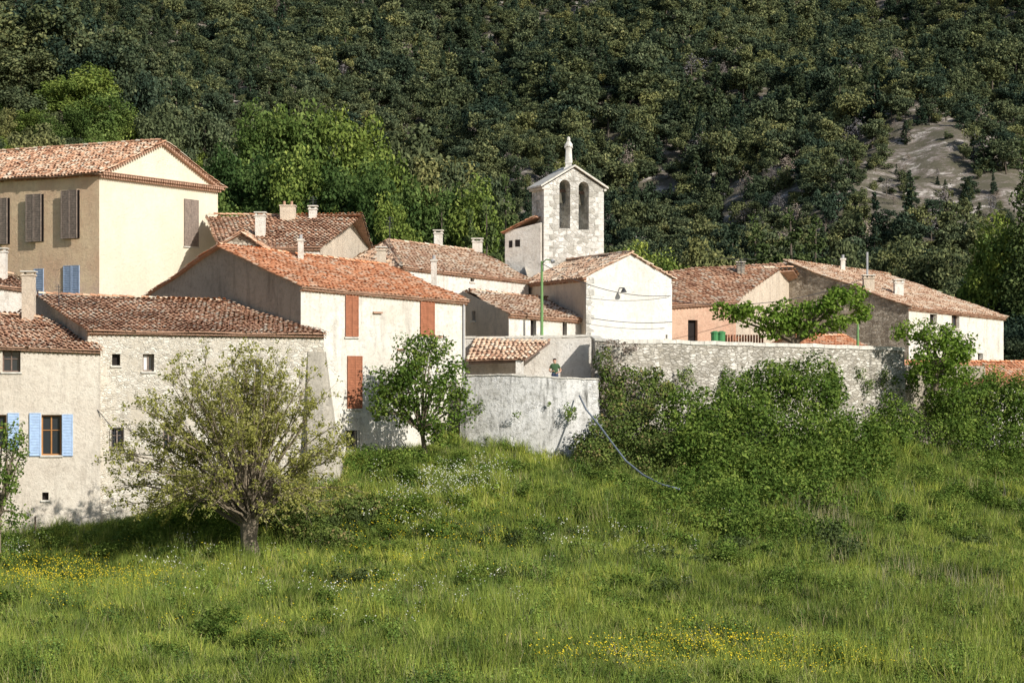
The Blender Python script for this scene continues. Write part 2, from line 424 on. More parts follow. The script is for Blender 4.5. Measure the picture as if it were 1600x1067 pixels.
def house(name, EA, EB, EC, ED, R0, R1, base, mats='cream_plaster', hipL=False, hipR=False, ops=None, roofmat='old_tiles', oe=.3, ov=.12, gensides=('f', 'b'), extra=None, sag=.08):
    b = B(name); b.tiles = []
    ops = ops or {}; m = (lambda s: mats.get(s, mats.get('f'))) if isinstance(mats, dict) else (lambda s: mats)
    b.f = {}
    b.f['f'] = wall(b, EA, EB, base, EA.z, EB.z, None, ops.get('f', ()), m('f'))
    b.f['r'] = wall(b, EB, EC, base, EB.z, EC.z, None if hipR else R1, ops.get('r', ()), m('r'), 'side_wall')
    b.f['b'] = wall(b, EC, ED, base, EC.z, ED.z, None, (), m('b'), 'rear_wall')
    b.f['l'] = wall(b, ED, EA, base, ED.z, EA.z, None if hipL else R0, ops.get('l', ()), m('l'), 'end_wall')
    roof(b, EA, EB, R1, R0, oe, ov if not hipL or not hipR else 0, roofmat, sag, 'f' in gensides)
    roof(b, EC, ED, R0, R1, oe, ov, roofmat, sag, 'b' in gensides)
    up = Vector((0, 0, .03))
    if hipL: roof(b, ED, EA, R0, R0, oe, 0, roofmat, 0, True); ridge(b, EA+up, R0+up, roofmat, .12)
    if hipR: roof(b, EB, EC, R1, R1, oe, 0, roofmat, 0, True); ridge(b, EB+up, R1+up, roofmat, .12)
    ridge(b, R0+up, R1+up, roofmat)
    return b
def close(b):
    e = b.done(); groups = {}
    for V, Fq, t, mat in getattr(b, 'tiles', []): groups.setdefault(mat, []).append((V, Fq, t))
    for mat, g in groups.items():
        o = 0; Vs, Fs, Ts = [], [], []
        for V, Fq, t in g: Vs.append(V); Fs.append(Fq+o); Ts.append(t); o += len(V)
        mk('roof_tiles', np.concatenate(Vs), np.concatenate(Fs), mat, e, np.concatenate(Ts), True)
    return e

def chimney(b, a, top, bot, d, w=.6, mat='white_plaster', style='slab'):
    x = SX(a, d); z0, z1 = SZ(bot, d)-.8, SZ(top, d); h = w/2
    b.abox('chimney', mat, x-h, x+h, d-h, d+h, z0, z1-.25)
    if style == 'slab':
        b.abox('chimney_band', mat, x-h-.05, x+h+.05, d-h-.05, d+h+.05, z1-.247, z1-.17)
        for sx in (-1, 1):
            for sy in (-1, 1):
                b.abox('chimney_posts', mat, x+sx*(h-.06)-.06, x+sx*(h-.06)+.06, d+sy*(h-.06)-.06, d+sy*(h-.06)+.06, z1-.168, z1-.05)
        b.abox('chimney_cap', 'coping_stone', x-h-.08, x+h+.08, d-h-.08, d+h+.08, z1-.048, z1+.02)
    elif style == 'pots':
        b.abox('chimney_band', mat, x-h-.05, x+h+.05, d-h-.05, d+h+.05, z1-.247, z1-.17)
        for sx in (-.5, .5):
            b.tube('chimney_pots', 'terra_slab', [(x+sx*h, d, z1-.17), (x+sx*h, d, z1+.1)], [.1, .08], 8)
    else:
        b.abox('chimney_band', 'coping_stone', x-h-.05, x+h+.05, d-h-.05, d+h+.05, z1-.247, z1-.12)
        b.tube('chimney_flue', 'galvanised', [(x, d, z1-.14), (x, d, z1+.12)], .1, 8)
def antenna(b, a, bot, top, d):
    x = SX(a, d); z0, z1 = SZ(bot, d)-.3, SZ(top, d)
    b.tube('antenna', 'dark_metal', [(x, d, z0), (x, d, z1)], .025, 4)
    for i in range(5):
        z = z1-.12-.16*i; b.tube('antenna', 'dark_metal', [(x-.25, d, z), (x+.25, d, z+.02)], .015, 3)

# ------------------------------------------------------------------ terrain
CP = [S(*c) for c in [(-200, 1067, 76), (0, 1067, 75), (800, 1067, 70), (1600, 1067, 78), (1800, 1067, 80), (-150, 860, 114), (0, 852, 114.5), (200, 838, 113), (390, 888, 106), (545, 752, 120.5),
      (660, 722, 124), (780, 722, 125), (880, 738, 125), (600, 810, 112), (800, 805, 113), (950, 770, 118), (1060, 790, 116), (1000, 860, 107), (1200, 850, 112), (1350, 790, 122),
      (1450, 720, 136), (1600, 700, 150), (1600, 790, 128), (1500, 880, 108), (1300, 950, 92), (800, 950, 89), (300, 960, 90), (0, 950, 91), (1600, 950, 95)]]
CP += [Vector(c) for c in [(-60, 110, -8.2), (-60, 130, -4), (-60, 160, 2), (-40, 130, -3), (-22, 134, -2), (-8, 132, -2), (0, 134, -1), (0, 142, 0), (20, 150, .6), (40, 152, -2.2), (10, 136, -1), (-40, 160, 2), (0, 165, 3), (40, 168, 1), (60, 160, -1), (60, 130, -5)]]
def phi(r2): return .5*r2*np.log(r2+1e-9)
_c = np.array([(p.x, p.y) for p in CP])/30.; _z = np.array([p.z for p in CP]); n_ = len(_c)
K = phi(((_c[:, None]-_c[None])**2).sum(-1))+np.eye(n_)*.01
Pm = np.hstack([np.ones((n_, 1)), _c]); A_ = np.block([[K, Pm], [Pm.T, np.zeros((3, 3))]])
SOL = np.linalg.solve(A_, np.concatenate([_z, np.zeros(3)]))
def rbf(x, y):
    q = np.stack([np.clip(x, -60, 60), np.clip(y, 66, 168)], -1)/30.
    return phi(((q[..., None, :]-_c)**2).sum(-1))@SOL[:n_]+SOL[n_]+q@SOL[n_+1:]
def sm(a, b_, t): t = np.clip((t-a)/(b_-a), 0, 1); return t*t*(3-2*t)
def hill(x, y):
    z = np.interp(y, [150, 185, 230, 300, 320, 850, 2000], [2, 3, 6.5, 12, 17, 176, 220])
    z = z+24*np.exp(-((x+62)/42)**2-((y-262)/46)**2)
    w = sm(290, 380, y)
    return z+w*(5*np.sin(x*.045+y*.012)+3.5*np.sin(x*.09-y*.03+1)+2*np.sin(x*.19+y*.05)+.8*np.sin(x*.5+y*.1)*np.sin(y*.33))
def gz(x, y):
    x = np.asarray(x, float); y = np.asarray(y, float)
    r_ = rbf(x, y)
    nr = r_+.18*np.sin(x*1.3+y*.7)*np.sin(y*1.1-x*.3)+.1*np.sin(x*2.7+1)*np.sin(y*2.3)+.25*np.sin(x*.45+2)*np.sin(y*.6)
    t = sm(42, 64, y)
    nr = nr*t+np.interp(y, [-60, -10, 0, 30, 62], [1, -1, -1.7, -9.4, -9.8])*(1-t)
    w = sm(158, 190, y); return nr*(1-w)+hill(x, y)*w
xs = np.concatenate([np.arange(-900, -62, 14), np.arange(-62, 62, 1.), np.arange(62, 130, 2.5), np.arange(130, 900, 14)])
ys = np.concatenate([np.arange(-120, 60, 6), np.arange(60, 170, 1.), np.arange(170, 330, 8), np.arange(330, 420, 2.5), np.arange(420, 1500, 10)])
X, Y = np.meshgrid(xs, ys); Z = gz(X, Y)
V = np.stack([X, Y, Z], -1).reshape(-1, 3)
nx, ny = len(xs), len(ys); i = np.arange(nx-1)[None]+np.arange(ny-1)[:, None]*nx
Fq = np.stack([i, i+1, i+1+nx, i+nx], -1).reshape(-1, 4)
m, nt = newmat('ground_soil')
g = nt.nodes.new('ShaderNodeNewGeometry'); pos = g.outputs['Position']
n1 = noise(nt, pos, .25, 6, .7)
c = ramp(nt, n1, [(.3, (.07, .11, .025)), (.55, (.12, .17, .04)), (.75, (.19, .19, .08))])
n2 = noise(nt, pos, 3, 5, .7)
c = mix(nt, ramp(nt, n2, [(.4, gw(0)), (.7, gw(.6))]), c, (.08, .08, .03))
sp = nt.nodes.new('ShaderNodeSeparateXYZ'); L(nt, pos, sp.inputs[0])
far = nt.nodes.new('ShaderNodeMapRange'); far.inputs[1].default_value = 200; far.inputs[2].default_value = 300; L(nt, sp.outputs[1], far.inputs[0])
st_ = nt.nodes.new('ShaderNodeMapping'); st_.inputs['Scale'].default_value = (.35, 1, 1); st_.inputs['Rotation'].default_value = (0, 0, .3); L(nt, pos, st_.inputs[0])
dry = ramp(nt, noise(nt, st_.outputs[0], .28, 10, .8), [(.42, (.09, .085, .05)), (.49, (.17, .14, .115)), (.54, (.27, .23, .20)), (.60, (.55, .50, .44))])
dry = mix(nt, ramp(nt, noise(nt, pos, .45, 8, .8), [(.47, gw(0)), (.53, gw(.85))]), dry, (.11, .10, .065))
c = mix(nt, far.outputs[0], c, dry)
finish(nt, c, 1, n2, .6, .2)
mk('ground', V, Fq, 'ground_soil', smooth=True)

# ------------------------------------------------------------------ village houses
Bm = Vector((-25.08, 140, 13.7)); uu = Vector((.5, .866, 0)); vv = Vector((-.866, .5, 0))
Am = Bm+vv*17; Cm = Bm+uu*11.8; Dm = Am+uu*11.8; R1 = Bm+uu*5.9; R1.z = 16.1; R0 = R1+vv*17
b = house('ochre_mansion', Am, Bm, Cm, Dm, R0, R1, -1, {'f': 'ochre_plaster', 'r': 'cream_plaster'}, ov=.35, oe=.45, gensides=('f', 'b'), ops={
    'f': [(-42, -18, 316, 390, 'ajar', 'grey_wood'), (-6, 15, 310, 382, 'ajar', 'grey_wood'), (44, 68, 304, 378, 'ajar', 'grey_wood'), (99, 124, 298, 373, 'ajar', 'grey_wood'),
          (54, 69, 420, 462, 'leaf', 'pale_blue_paint'), (100, 125, 415, 460, 'shut', 'pale_blue_paint')],
    'r': [(287, 309, 312, 385, 'shut', 'grey_wood')]})
f = b.f['r']
for pr, dz in ((.42, -.12), (.24, -.28)):
    k = int(f.L/.23)
    for i in range(k+1):
        u = f.L*i/k
        b.tube('cornice_tiles', 'terra_slab', [f.p(u, 13.66+dz, -.02), f.p(u, 13.66+dz, pr)], .085, 6)
    fbox(b, 'cornice', 'terra_slab', f, -.4, f.L+.4, 13.66+dz+.088, 13.66+dz+.14, -.02, pr+.04)
for (q0, q1) in ((Bm, R1), (Cm, R1)):
    k = 26
    for i in range(k):
        p = q0.lerp(q1, (i+.5)/k); b.tube('verge_tiles', 'terra_slab', [p+Vector((-.02*.866, .01, -.15)), p+f.n*.3+Vector((0, 0, -.15))], .09, 6)
close(b)

A = S(-75, 536, 114.5); Bq = S(157, 545, 116); C = Bq+Vector((-2.6, 12.5, 0)); D = A+Vector((-2.6, 12.5, 0))
b = house('peach_cottage', A, Bq, C, D, S(-90, 486, 121), S(62, 498, 121), -9.5, 'old_cream_plaster', ops={'f': [
    (4, 32, 548, 581, 'glass', 'brown_wood'), (65, 96, 648, 711, 'glass', 'orange_wood'), (-14, 10, 648, 700, 'glass', 'orange_wood'),
    (46, 64, 645, 712, 'leaf', 'blue_paint'), (97, 114, 647, 712, 'leaf', 'blue_paint'), (12, 30, 645, 702, 'leaf', 'blue_paint'), (66, 76, 769, 781, 'dark')]})
chimney(b, 45, 424, 496, 121, .62, 'peach_plaster', 'slab')
f = b.f['f']; b.tube('lamp_bracket', 'dark_metal', [f.p(f.u(152), SZ(640, 116), 0), f.p(f.u(174), SZ(667, 116), .4)], .02, 4)
close(b)
A = S(-60, 436, 128); Bq = S(40, 449, 129)
b = house('rear_cottage', A, Bq, Bq+Vector((-1, 8, 0)), A+Vector((-1, 8, 0)), S(-60, 424, 132), S(20, 430, 133), -1, 'white_plaster')
chimney(b, 2, 388, 428, 131, .6); close(b)

A = S(137, 514, 116.7); Bq = S(506, 520, 120); R0 = S(60, 461, 124); R1 = S(345, 472, 126.3)
C = Vector((2*R1.x-Bq.x, 2*R1.y-Bq.y, 3.3)); D = Vector((2*R0.x-A.x, 2*R0.y-A.y, 3.3))
b = house('plaster_farmhouse', A, Bq, C, D, R0, R1, -9.5, {'f': 'farmhouse_plaster', 'l': 'grey_render', 'r': 'farmhouse_plaster'}, ops={'f': [
    (175, 188, 553, 571, 'dark'), (223, 241, 553, 580, 'curtain', 'grey_wood'), (390, 408, 562, 606, 'curtain', 'white_paint'), (174, 193, 668, 700, 'bars', 'grey_wood'),
    (386, 406, 658, 711, 'glass', 'pale_blue_paint'), (255, 273, 664, 702, 'glass', 'grey_wood')]})
f = b.f['f']; uB = f.L     # battered corner buttress, rounded in plan
rings = []
for z, o_, w_ in ((2.35, .05, .05), (.8, .18, .25), (-1, .36, .5), (-3, .6, .85), (-5, .85, 1.2), (-7, 1.05, 1.5)):
    rings.append([f.p(uB-.95-.12*(2.4-z)/4, z, -.3), f.p(uB-.85-.1*(2.4-z)/4, z, o_), f.p(uB-.1, z, o_+.05), f.p(uB+w_*.75, z, o_*.65), f.p(uB+w_+.1, z, -.2), f.p(uB+w_+.2, z, -1.6)])
V = [p for r in rings for p in r]; k = 6
b.add('buttress', 'buttress_plaster', V, [((j+1)*k+i, (j+1)*k+i+1, j*k+i+1, j*k+i) for j in range(len(rings)-1) for i in range(k-1)]+[tuple(range(k))])
antenna(b, 92, 470, 445, 121); close(b)

A = S(470, 446, 122); Bq = S(727, 469, 130); D = S(233, 461, 132.3); C = Bq+(D-A); C.z = 5.7
b = house('red_shutter_house', A, Bq, C, D, S(341, 384, 127), S(604, 416, 134.5), -7, {'f': 'facade_plaster', 'l': 'grey_render', 'r': 'facade_plaster'}, roofmat='orange_tiles', ops={'f': [
    (539, 559, 460, 526, 'shut', 'red_brown_wood'), (656, 678, 466, 526, 'shut', 'red_brown_wood'), (542, 565, 556, 638, 'shut', 'red_brown_wood'),
    (541, 558, 672, 703, 'bars', 'grey_wood'), (676, 697, 660, 692, 'bars', 'grey_wood')]})
f = b.f['f']
for q in ((582, 596, 487, 490), (660, 690, 524, 527), (620, 632, 545, 547)):
    r = f.rect(*q); fbox(b, 'stone_corbels', 'terra_slab', f, r[0], r[1], r[2], r[3], -.05, .12)
fbox(b, 'drain_pipe', 'galvanised', f, f.L-.25, f.L-.15, -4, 5.2, .03, .12)
chimney(b, 678, 402, 448, 133, .32, 'white_plaster', 'flue'); chimney(b, 470, 370, 392, 129.5, .3, 'white_plaster', 'flue')
close(b)

A = S(343, 384, 141); Bq = S(500, 385, 142); C = S(580, 393, 156); D = Vector((A.x-1, 157, 9.6))
b = house('chimney_house', A, Bq, C, D, S(325, 337, 149), S(565, 340, 149.5), 0, {'f': 'white_plaster', 'r': 'peach_plaster'})
chimney(b, 450, 317, 340, 148.5, .95, 'peach_plaster', 'pots'); chimney(b, 489, 322, 342, 149, .5, 'white_plaster', 'slab'); chimney(b, 407, 332, 362, 144, .6, 'white_plaster', 'slab'); antenna(b, 489, 322, 306, 149)
close(b)
A = S(345, 384, 136); R = S(378, 362, 136)
b = house('stone_shed', Vector((A.x, 141, A.z)), A, S(412, 388, 136.5), Vector((SX(412, 136.5), 141, A.z)), Vector((R.x, 141, R.z)), R, 2, 'rubble_stone', gensides=()); close(b)

A = S(628, 415, 140); Bq = S(826, 437, 146); D = S(548, 409, 148); C = Vector((SX(826, 146)-1, 156, 7.6))
b = house('long_tiled_house', A, Bq, C, D, S(606, 377, 147), S(748, 394, 151), 0, 'white_plaster', hipL=True, hipR=False, roofmat='pale_tiles', ops={'f': [(735, 741, 428, 440, 'dark')]})
chimney(b, 596, 386, 414, 142, .55, 'peach_plaster', 'slab'); chimney(b, 685, 360, 384, 150, .55); chimney(b, 746, 373, 393, 151, .65); antenna(b, 609, 380, 338, 146)
close(b)

A = S(795, 489, 133); Bq = S(909, 498, 137); D = Vector((-5.4, 144, 4.9)); C = Vector((0, 147, 4.7))
b = house('low_tiled_house', A, Bq, C, D, S(733, 455, 139), S(850, 468, 142), -.5, {'f': 'white_plaster', 'l': 'peach_plaster'}, roofmat='pale_tiles', ops={
    'f': [(829, 838, 498, 526, 'dark'), (879, 886, 504, 525, 'dark')], 'l': [(737, 743, 486, 501, 'dark')]})
close(b)

Bc = S(916, 432, 136); Cc = S(1050, 434, 139); R1 = S(985, 396, 137.5); off = Vector((-3.6, 11.5, .2))
b = house('stone_church', Bc+off, Bc, Cc, Cc+off, R1+off, R1, 0, {'f': 'peach_plaster', 'r': 'church_plaster'}, roofmat='pale_tiles', gensides=('f', 'b'), ov=.06, ops={
    'r': [(1040, 1043, 523, 529, 'dark')]})
f = b.f['r']; r = f.rect(966, 971, 451, 460)
fbox(b, 'lamp_arm', 'dark_metal', f, r[0]+.05, r[0]+.1, r[3], r[3]+.05, 0, .5)
b.tube('lamp_shade', 'dark_metal', [f.p(r[0]+.07, r[3]+.04, .5), f.p(r[0]+.07, r[2]+.1, .5)], [.05, .2], 10)
for i in range(18):
    z = .6+i*.36; w = .55 if i % 2 else .32
    fbox(b, 'quoins', 'tower_stone', f, -.012, w, z, z+.33, -.05, .012)
close(b)

# bell tower
b = B('bell_tower'); b.tiles = []
A = Vector((SX(850, 148), 148, 0)); Bq = Vector((SX(943, 149.5), 149.5, 0)); f = Fr(A, Bq); W = f.L; th = 2.1
zt = SZ(291, 148); zb = 4; zp = SZ(263, 148.7)
def archloop(u0, u1, z0, z1):
    c = (u0+u1)/2; r = (u1-u0)/2
    return [(u0, z0)]+[(c-r*math.cos(math.pi*k/8), z1-r+r*math.sin(math.pi*k/8)) for k in range(9)]+[(u1, z0)]
arches = [archloop(*f.rect(874, 891, 281, 357)), archloop(*f.rect(904, 920, 284, 359))]
outer = [(0, zb), (W, zb), (W, zt), (W/2, zp), (0, zt)]
loops = [outer]+arches; flat = [p for l in loops for p in l]
tris = tessellate_polygon([[Vector((p[0], p[1], 0)) for p in l] for l in loops])
for o, sg in ((0, 1), (-th, -1)):
    V = [f.p(u, z, o) for u, z in flat]; Fc = []
    for t in tris:
        a, c, d = (V[i] for i in t)
        Fc.append(tuple(t) if (c-a).cross(d-a).dot(f.n)*sg > 0 else tuple(t)[::-1])
    b.add('belfry_wall', 'tower_stone', V, Fc)
for l in arches:
    k = len(l); V = [f.p(u, z, 0) for u, z in l]+[f.p(u, z, -th) for u, z in l]
    b.add('arch_reveals', 'tower_stone', V, [(i, (i+1) % k, k+(i+1) % k, k+i) for i in range(k)])
V = [f.p(0, zb, 0), f.p(0, zt, 0), f.p(0, zt, -th), f.p(0, zb, -th), f.p(W, zb, 0), f.p(W, zt, 0), f.p(W, zt, -th), f.p(W, zb, -th)]
b.add('belfry_sides', 'tower_stone', V, [(0, 1, 2, 3), (4, 7, 6, 5)])
for i in range(26):
    z = zb+.3+i*.36
    if z+.33 > zt-.25: break
    w = .6 if i % 2 else .36
    fbox(b, 'quoins', 'pale_stone', f, -.012, w, z, z+.335, -.4, .012); fbox(b, 'quoins', 'pale_stone', f, W-w, W+.012, z, z+.335, -.4, .012)
for s0, s1 in (((-.28, zt-.06), (W/2, zp+.1)), ((W+.28, zt-.06), (W/2, zp+.1))):
    V = [f.p(s0[0], s0[1], .2), f.p(s1[0], s1[1], .2), f.p(s1[0], s1[1], -th-.2), f.p(s0[0], s0[1], -th-.2)]
    V += [v+Vector((0, 0, .12)) for v in V]
    b.add('roof_slabs', 'coping_stone', V, [(0, 1, 2, 3), (7, 6, 5, 4), (0, 4, 5, 1), (1, 5, 6, 2), (2, 6, 7, 3), (3, 7, 4, 0)])
fbox(b, 'cornice', 'coping_stone', f, -.16, 0.0, zt-.2, zt-.065, -th-.1, .12); fbox(b, 'cornice', 'coping_stone', f, W, W+.16, zt-.2, zt-.065, -th-.1, .12)
for l in arches:
    c = (l[0][0]+l[-1][0])/2; zc = l[5][1]-1.15
    prof = [(.05, .42), (.16, .36), (.2, .15), (.23, -.1), (.3, -.24), (.34, -.3)]
    V, Fc = [], []
    for i, (r, z) in enumerate(prof):
        for k in range(12): w = 2*math.pi*k/12; V.append(f.p(c+r*.85*math.cos(w), zc+z, -.9+r*.85*math.sin(w)))
    for i in range(len(prof)-1):
        for k in range(12): Fc.append((i*12+k, i*12+(k+1) % 12, (i+1)*12+(k+1) % 12, (i+1)*12+k))
    Fc.append(tuple(range(12))); b.add('bell', 'bronze', V, Fc)
    fbox(b, 'bell_yoke', 'brown_wood', f, l[0][0]-.02, l[-1][0]+.02, zc+.42, zc+.6, -1, -.8)
    fbox(b, 'bell_clapper', 'dark_metal', f, c-.03, c+.03, zc-.5, zc-.3, -.93, -.87)
x0, x1 = SX(789, 149), SX(836, 149)
fT = Fr((x0, 149.2), (x1, 148.2)); zl_, zr_ = SZ(362, 149), SZ(352, 149)
V = [fT.p(0, 4), fT.p(fT.L+.4, 4), fT.p(fT.L+.4, zr_+.1), fT.p(0, zl_), fT.p(-.3, 4, -2.2), fT.p(fT.L+.4, 4, -2.2), fT.p(fT.L+.4, zr_+.1, -2.2), fT.p(-.3, zl_, -2.2)]
b.add('stair_turret', 'white_plaster', V, [(0, 1, 2, 3), (4, 0, 3, 7), (5, 4, 7, 6), (1, 5, 6, 2)])
fbox(b, 'turret_opening', 'dark_interior', fT, .75, 1.1, SZ(386, 149), SZ(375, 149), -.1, .01)
fbox(b, 'turret_niche', 'dark_interior', fT, .3, .55, SZ(387, 149), SZ(376, 149), -.1, .012)
roof(b, fT.p(-.0, zl_, -2.2), fT.p(0, zl_), fT.p(fT.L+.1, zr_+.45), fT.p(fT.L+.1, zr_+.45, -2.2), .2, .15, 'orange_tiles', 0, False)
close(b)
# statue of the Virgin on its pedestal
b = B('madonna_statue'); sc = f.p(W/2, 0, -.9); zz = zp+.15
def lathe(b, part, mat, cx, cy, prof, n=14, sy=.8, fold=.06):
    V, Fc = [], []
    for r, z in prof:
        for k in range(n):
            w = 2*math.pi*(k+.5)/n; fl = 1+fold*math.cos(5*w)
            V.append((cx+r*fl*math.cos(w), cy+sy*r*fl*math.sin(w), z))
    for i in range(len(prof)-1):
        for k in range(n): Fc.append((i*n+k, i*n+(k+1) % n, (i+1)*n+(k+1) % n, (i+1)*n+k))
    Fc.append(tuple(range((len(prof)-1)*n, len(prof)*n))); b.add(part, mat, V, Fc)
lathe(b, 'pedestal', 'pale_stone', sc.x, sc.y, [(.5, zz-.35), (.42, zz-.05), (.30, zz), (.27, zz+.2), (.31, zz+.24), (.31, zz+.3)], 4, 1, 0)
zz += .3
lathe(b, 'robe', 'pale_stone', sc.x, sc.y, [(.25, zz), (.25, zz+.1), (.22, zz+.5), (.205, zz+.8), (.235, zz+1.0), (.235, zz+1.15), (.19, zz+1.28), (.12, zz+1.36), (.10, zz+1.4)])
lathe(b, 'veiled_head', 'pale_stone', sc.x, sc.y, [(.10, zz+1.36), (.115, zz+1.45), (.11, zz+1.55), (.08, zz+1.64), (.03, zz+1.68)], 12, 1)
for sx in (-1, 1):
    V, Fc = tube([(sc.x+sx*.18, sc.y, zz+1.2), (sc.x+sx*.22, sc.y-.08, zz+.96), (sc.x+sx*.03, sc.y-.22, zz+1.06)], [.07, .065, .04], 8); b.add('folded_arms', 'pale_stone', V, Fc)
b.done()

A = S(1042, 476, 144); Bq = S(1150, 469, 146); C = Vector((SX(1275, 160), 160, 6.0)); D = Vector((A.x, 158, 6.))
b = house('pink_barn', A, Bq, C, D, S(1040, 428, 152), S(1238, 419, 153.5), 0, {'f': 'pink_plaster', 'r': 'peach_plaster'}, ops={'f': [(1075, 1090, 500, 540, 'dark')]})
antenna(b, 1158, 430, 404, 151); b.tube('antenna_bar', 'dark_metal', [S(1125, 404, 151), S(1182, 405, 151)], .02, 4)
chimney(b, 1157, 409, 425, 151.5, .5, 'grey_render'); close(b)

A = S(1420, 478, 150); Bq = S(1568, 494, 162); R0 = S(1230, 409, 155); R1 = R0+(Bq-A); D = Vector((13.5, 158.5, 7.2)); C = D+(Bq-A)
b = house('long_stone_house', A, Bq, C, D, R0, R1, -1, {'f': 'facade_plaster', 'l': 'rubble_stone', 'r': 'facade_plaster'}, roofmat='pale_tiles', ops={
    'f': [(1453, 1464, 491, 508, 'dark'), (1487, 1499, 491, 513, 'glass', 'brown_wood'), (1528, 1536, 552, 566, 'dark')]})
chimney(b, 1357, 430, 451, 152.5, .7, 'peach_plaster'); chimney(b, 1404, 437, 455, 155, .6); chimney(b, 1317, 401, 420, 160, .3, 'white_plaster', 'flue')
b.tube('stove_pipe', 'galvanised', [S(1355, 445, 153), S(1355, 394, 153)], .07, 6)
close(b)
A = S(1440, 598, 143); Bq = Vector((44, 152, SZ(596, 143)+.0)); 
b = house('orange_roof_house', A, Bq, Bq+Vector((-2, 6, 0)), A+Vector((-2, 6, 0)), A+Vector((-1, 3, 1.3)), Bq+Vector((-1, 3, 1.3)), -4, 'facade_plaster', roofmat='orange_tiles'); close(b)
A = S(1262, 541, 143); Bq = S(1352, 542, 146)
b = house('terrace_shed', A, Bq, Bq+Vector((-2, 4, 0)), A+Vector((-2, 4, 0)), A+Vector((-1, 2, .7)), Bq+Vector((-1, 2, .7)), 1, 'peach_plaster', roofmat='orange_tiles', gensides=()); close(b)

# ------------------------------------------------------------------ terraces, walls
def thick_wall(name, pts, th, zbot, batter, mat, cop=None, coph=.14, seg=1.0, jit=.03):
    """pts: list of 3D top points left->right"""
    b = B(name); fine = [pts[0]]
    for p, q in zip(pts[:-1], pts[1:]):
        k = max(1, int((q-p).length/seg))
        for i in range(1, k+1): fine.append(p.lerp(q, i/k))
    fr, bk, lo, lb, cr = [], [], [], [], []
    for i, p in enumerate(fine):
        t = (fine[min(i+1, len(fine)-1)]-fine[max(i-1, 0)]); n = Vector((t.y, -t.x, 0)).normalized()
        z = p.z+random.uniform(-jit, jit)
        fr.append(Vector((p.x, p.y, z))); bk.append(Vector((p.x, p.y, z))-n*th)
        o = p+n*batter; lo.append(Vector((o.x, o.y, zbot))); lb.append(Vector((p.x-n.x*th, p.y-n.y*th, zbot)))
        cr.append(n)
    k = len(fine); V = lo+fr+bk+lb; Fc = []
    for i in range(k-1):
        for r in range(3): Fc.append((r*k+i, r*k+i+1, (r+1)*k+i+1, (r+1)*k+i))
    Fc += [(0, k, 2*k, 3*k), (k-1, 4*k-1, 3*k-1, 2*k-1)]
    b.add('wall_body', mat, V, Fc)
    if cop:
        for i in range(k-1):
            e = (fr[i+1]-fr[i]); n = cr[i]; g = e*.01
            b.box('coping', cop, fr[i]+n*.06+g+Vector((0, 0, .004+random.uniform(0, .03))), e*.98, -n*(th+.12), Vector((0, 0, coph+random.uniform(0, .03))))
    return b
thick_wall('terrace_wall', [S(722, 588, 128.4), S(765, 587, 127.8), S(800, 587, 127.4), S(840, 589, 127.2), S(885, 592, 127.3), S(931, 594, 127.9), S(940, 594, 130)], .45, -6.5, .8, 'terrace_plaster', 'coping_stone', .05, .35, .02).done()
thick_wall('stone_retaining_wall', [S(966, 536, 130.0), S(1100, 539, 132.6), S(1250, 543, 136), S(1413, 549, 140)], .5, -5.5, .35, 'wall_stone', 'coping_stone', .2, .85).done()
thick_wall('ivy_wall', [S(924, 529, 131.6), S(930, 532, 130.2), S(966, 536, 130.0)], .4, -5.5, .1, 'wall_stone', 'coping_stone', .12, .8).done()
thick_wall('peach_garden_wall', [S(700, 530, 132.5), S(923, 527, 132.2)], .3, -1, 0, 'white_plaster', 'coping_stone', .1, 1.5).done()
b = B('terrace_floor')
def slab(part, pts, z0, z1, mat):
    V = [Vector((p[0], p[1], z0)) for p in pts]+[Vector((p[0], p[1], z1)) for p in pts]; k = len(pts)
    b.add(part, mat, V, [tuple(range(k, 2*k)), tuple(range(k))[::-1]]+[(i, (i+1) % k, k+(i+1) % k, k+i) for i in range(k)])
slab('lower_floor', [(-2.5, 129), (-1, 128.2), (1, 127.7), (3, 127.7), (4.3, 128.4), (4.4, 132.0), (-3.6, 132.3)], -3, .35, 'gravel')
slab('upper_floor', [(4.75, 132.6), (5.2, 130.7), (6.2, 130.6), (23.6, 140.6), (30, 146), (24, 160), (-2, 150), (-3.2, 132.9)], -3, 1.95, 'gravel')
b.done()
b = B('terrace_loggia'); b.tiles = []
E0, E1 = S(733, 562, 129.6), S(818, 559, 128.6); Q0, Q1 = S(742, 534, 132.0), S(858, 530, 131.7)
roof(b, E0, E1, Q1, Q0, .2, .12, 'pale_tiles', .03, False)
px = SX(812, 128.8); b.abox('pillar', 'white_plaster', px-.22, px+.22, 128.65, 129.05, .35, SZ(561, 128.8))
b.tube('beam', 'brown_wood', [E0+Vector((0, .1, -.16)), E1+Vector((0, .1, -.16))], .1, 4)
b.tube('beam', 'brown_wood', [E1+Vector((.02, .1, -.16)), Q1+Vector((0, 0, -.2))], .1, 4)
for i in range(6):
    t = i/5; b.tube('rafters', 'brown_wood', [E0.lerp(E1, t)+Vector((0, .12, -.09)), Q0.lerp(Q1, t)+Vector((0, 0, -.13))], .05, 4)
close(b)

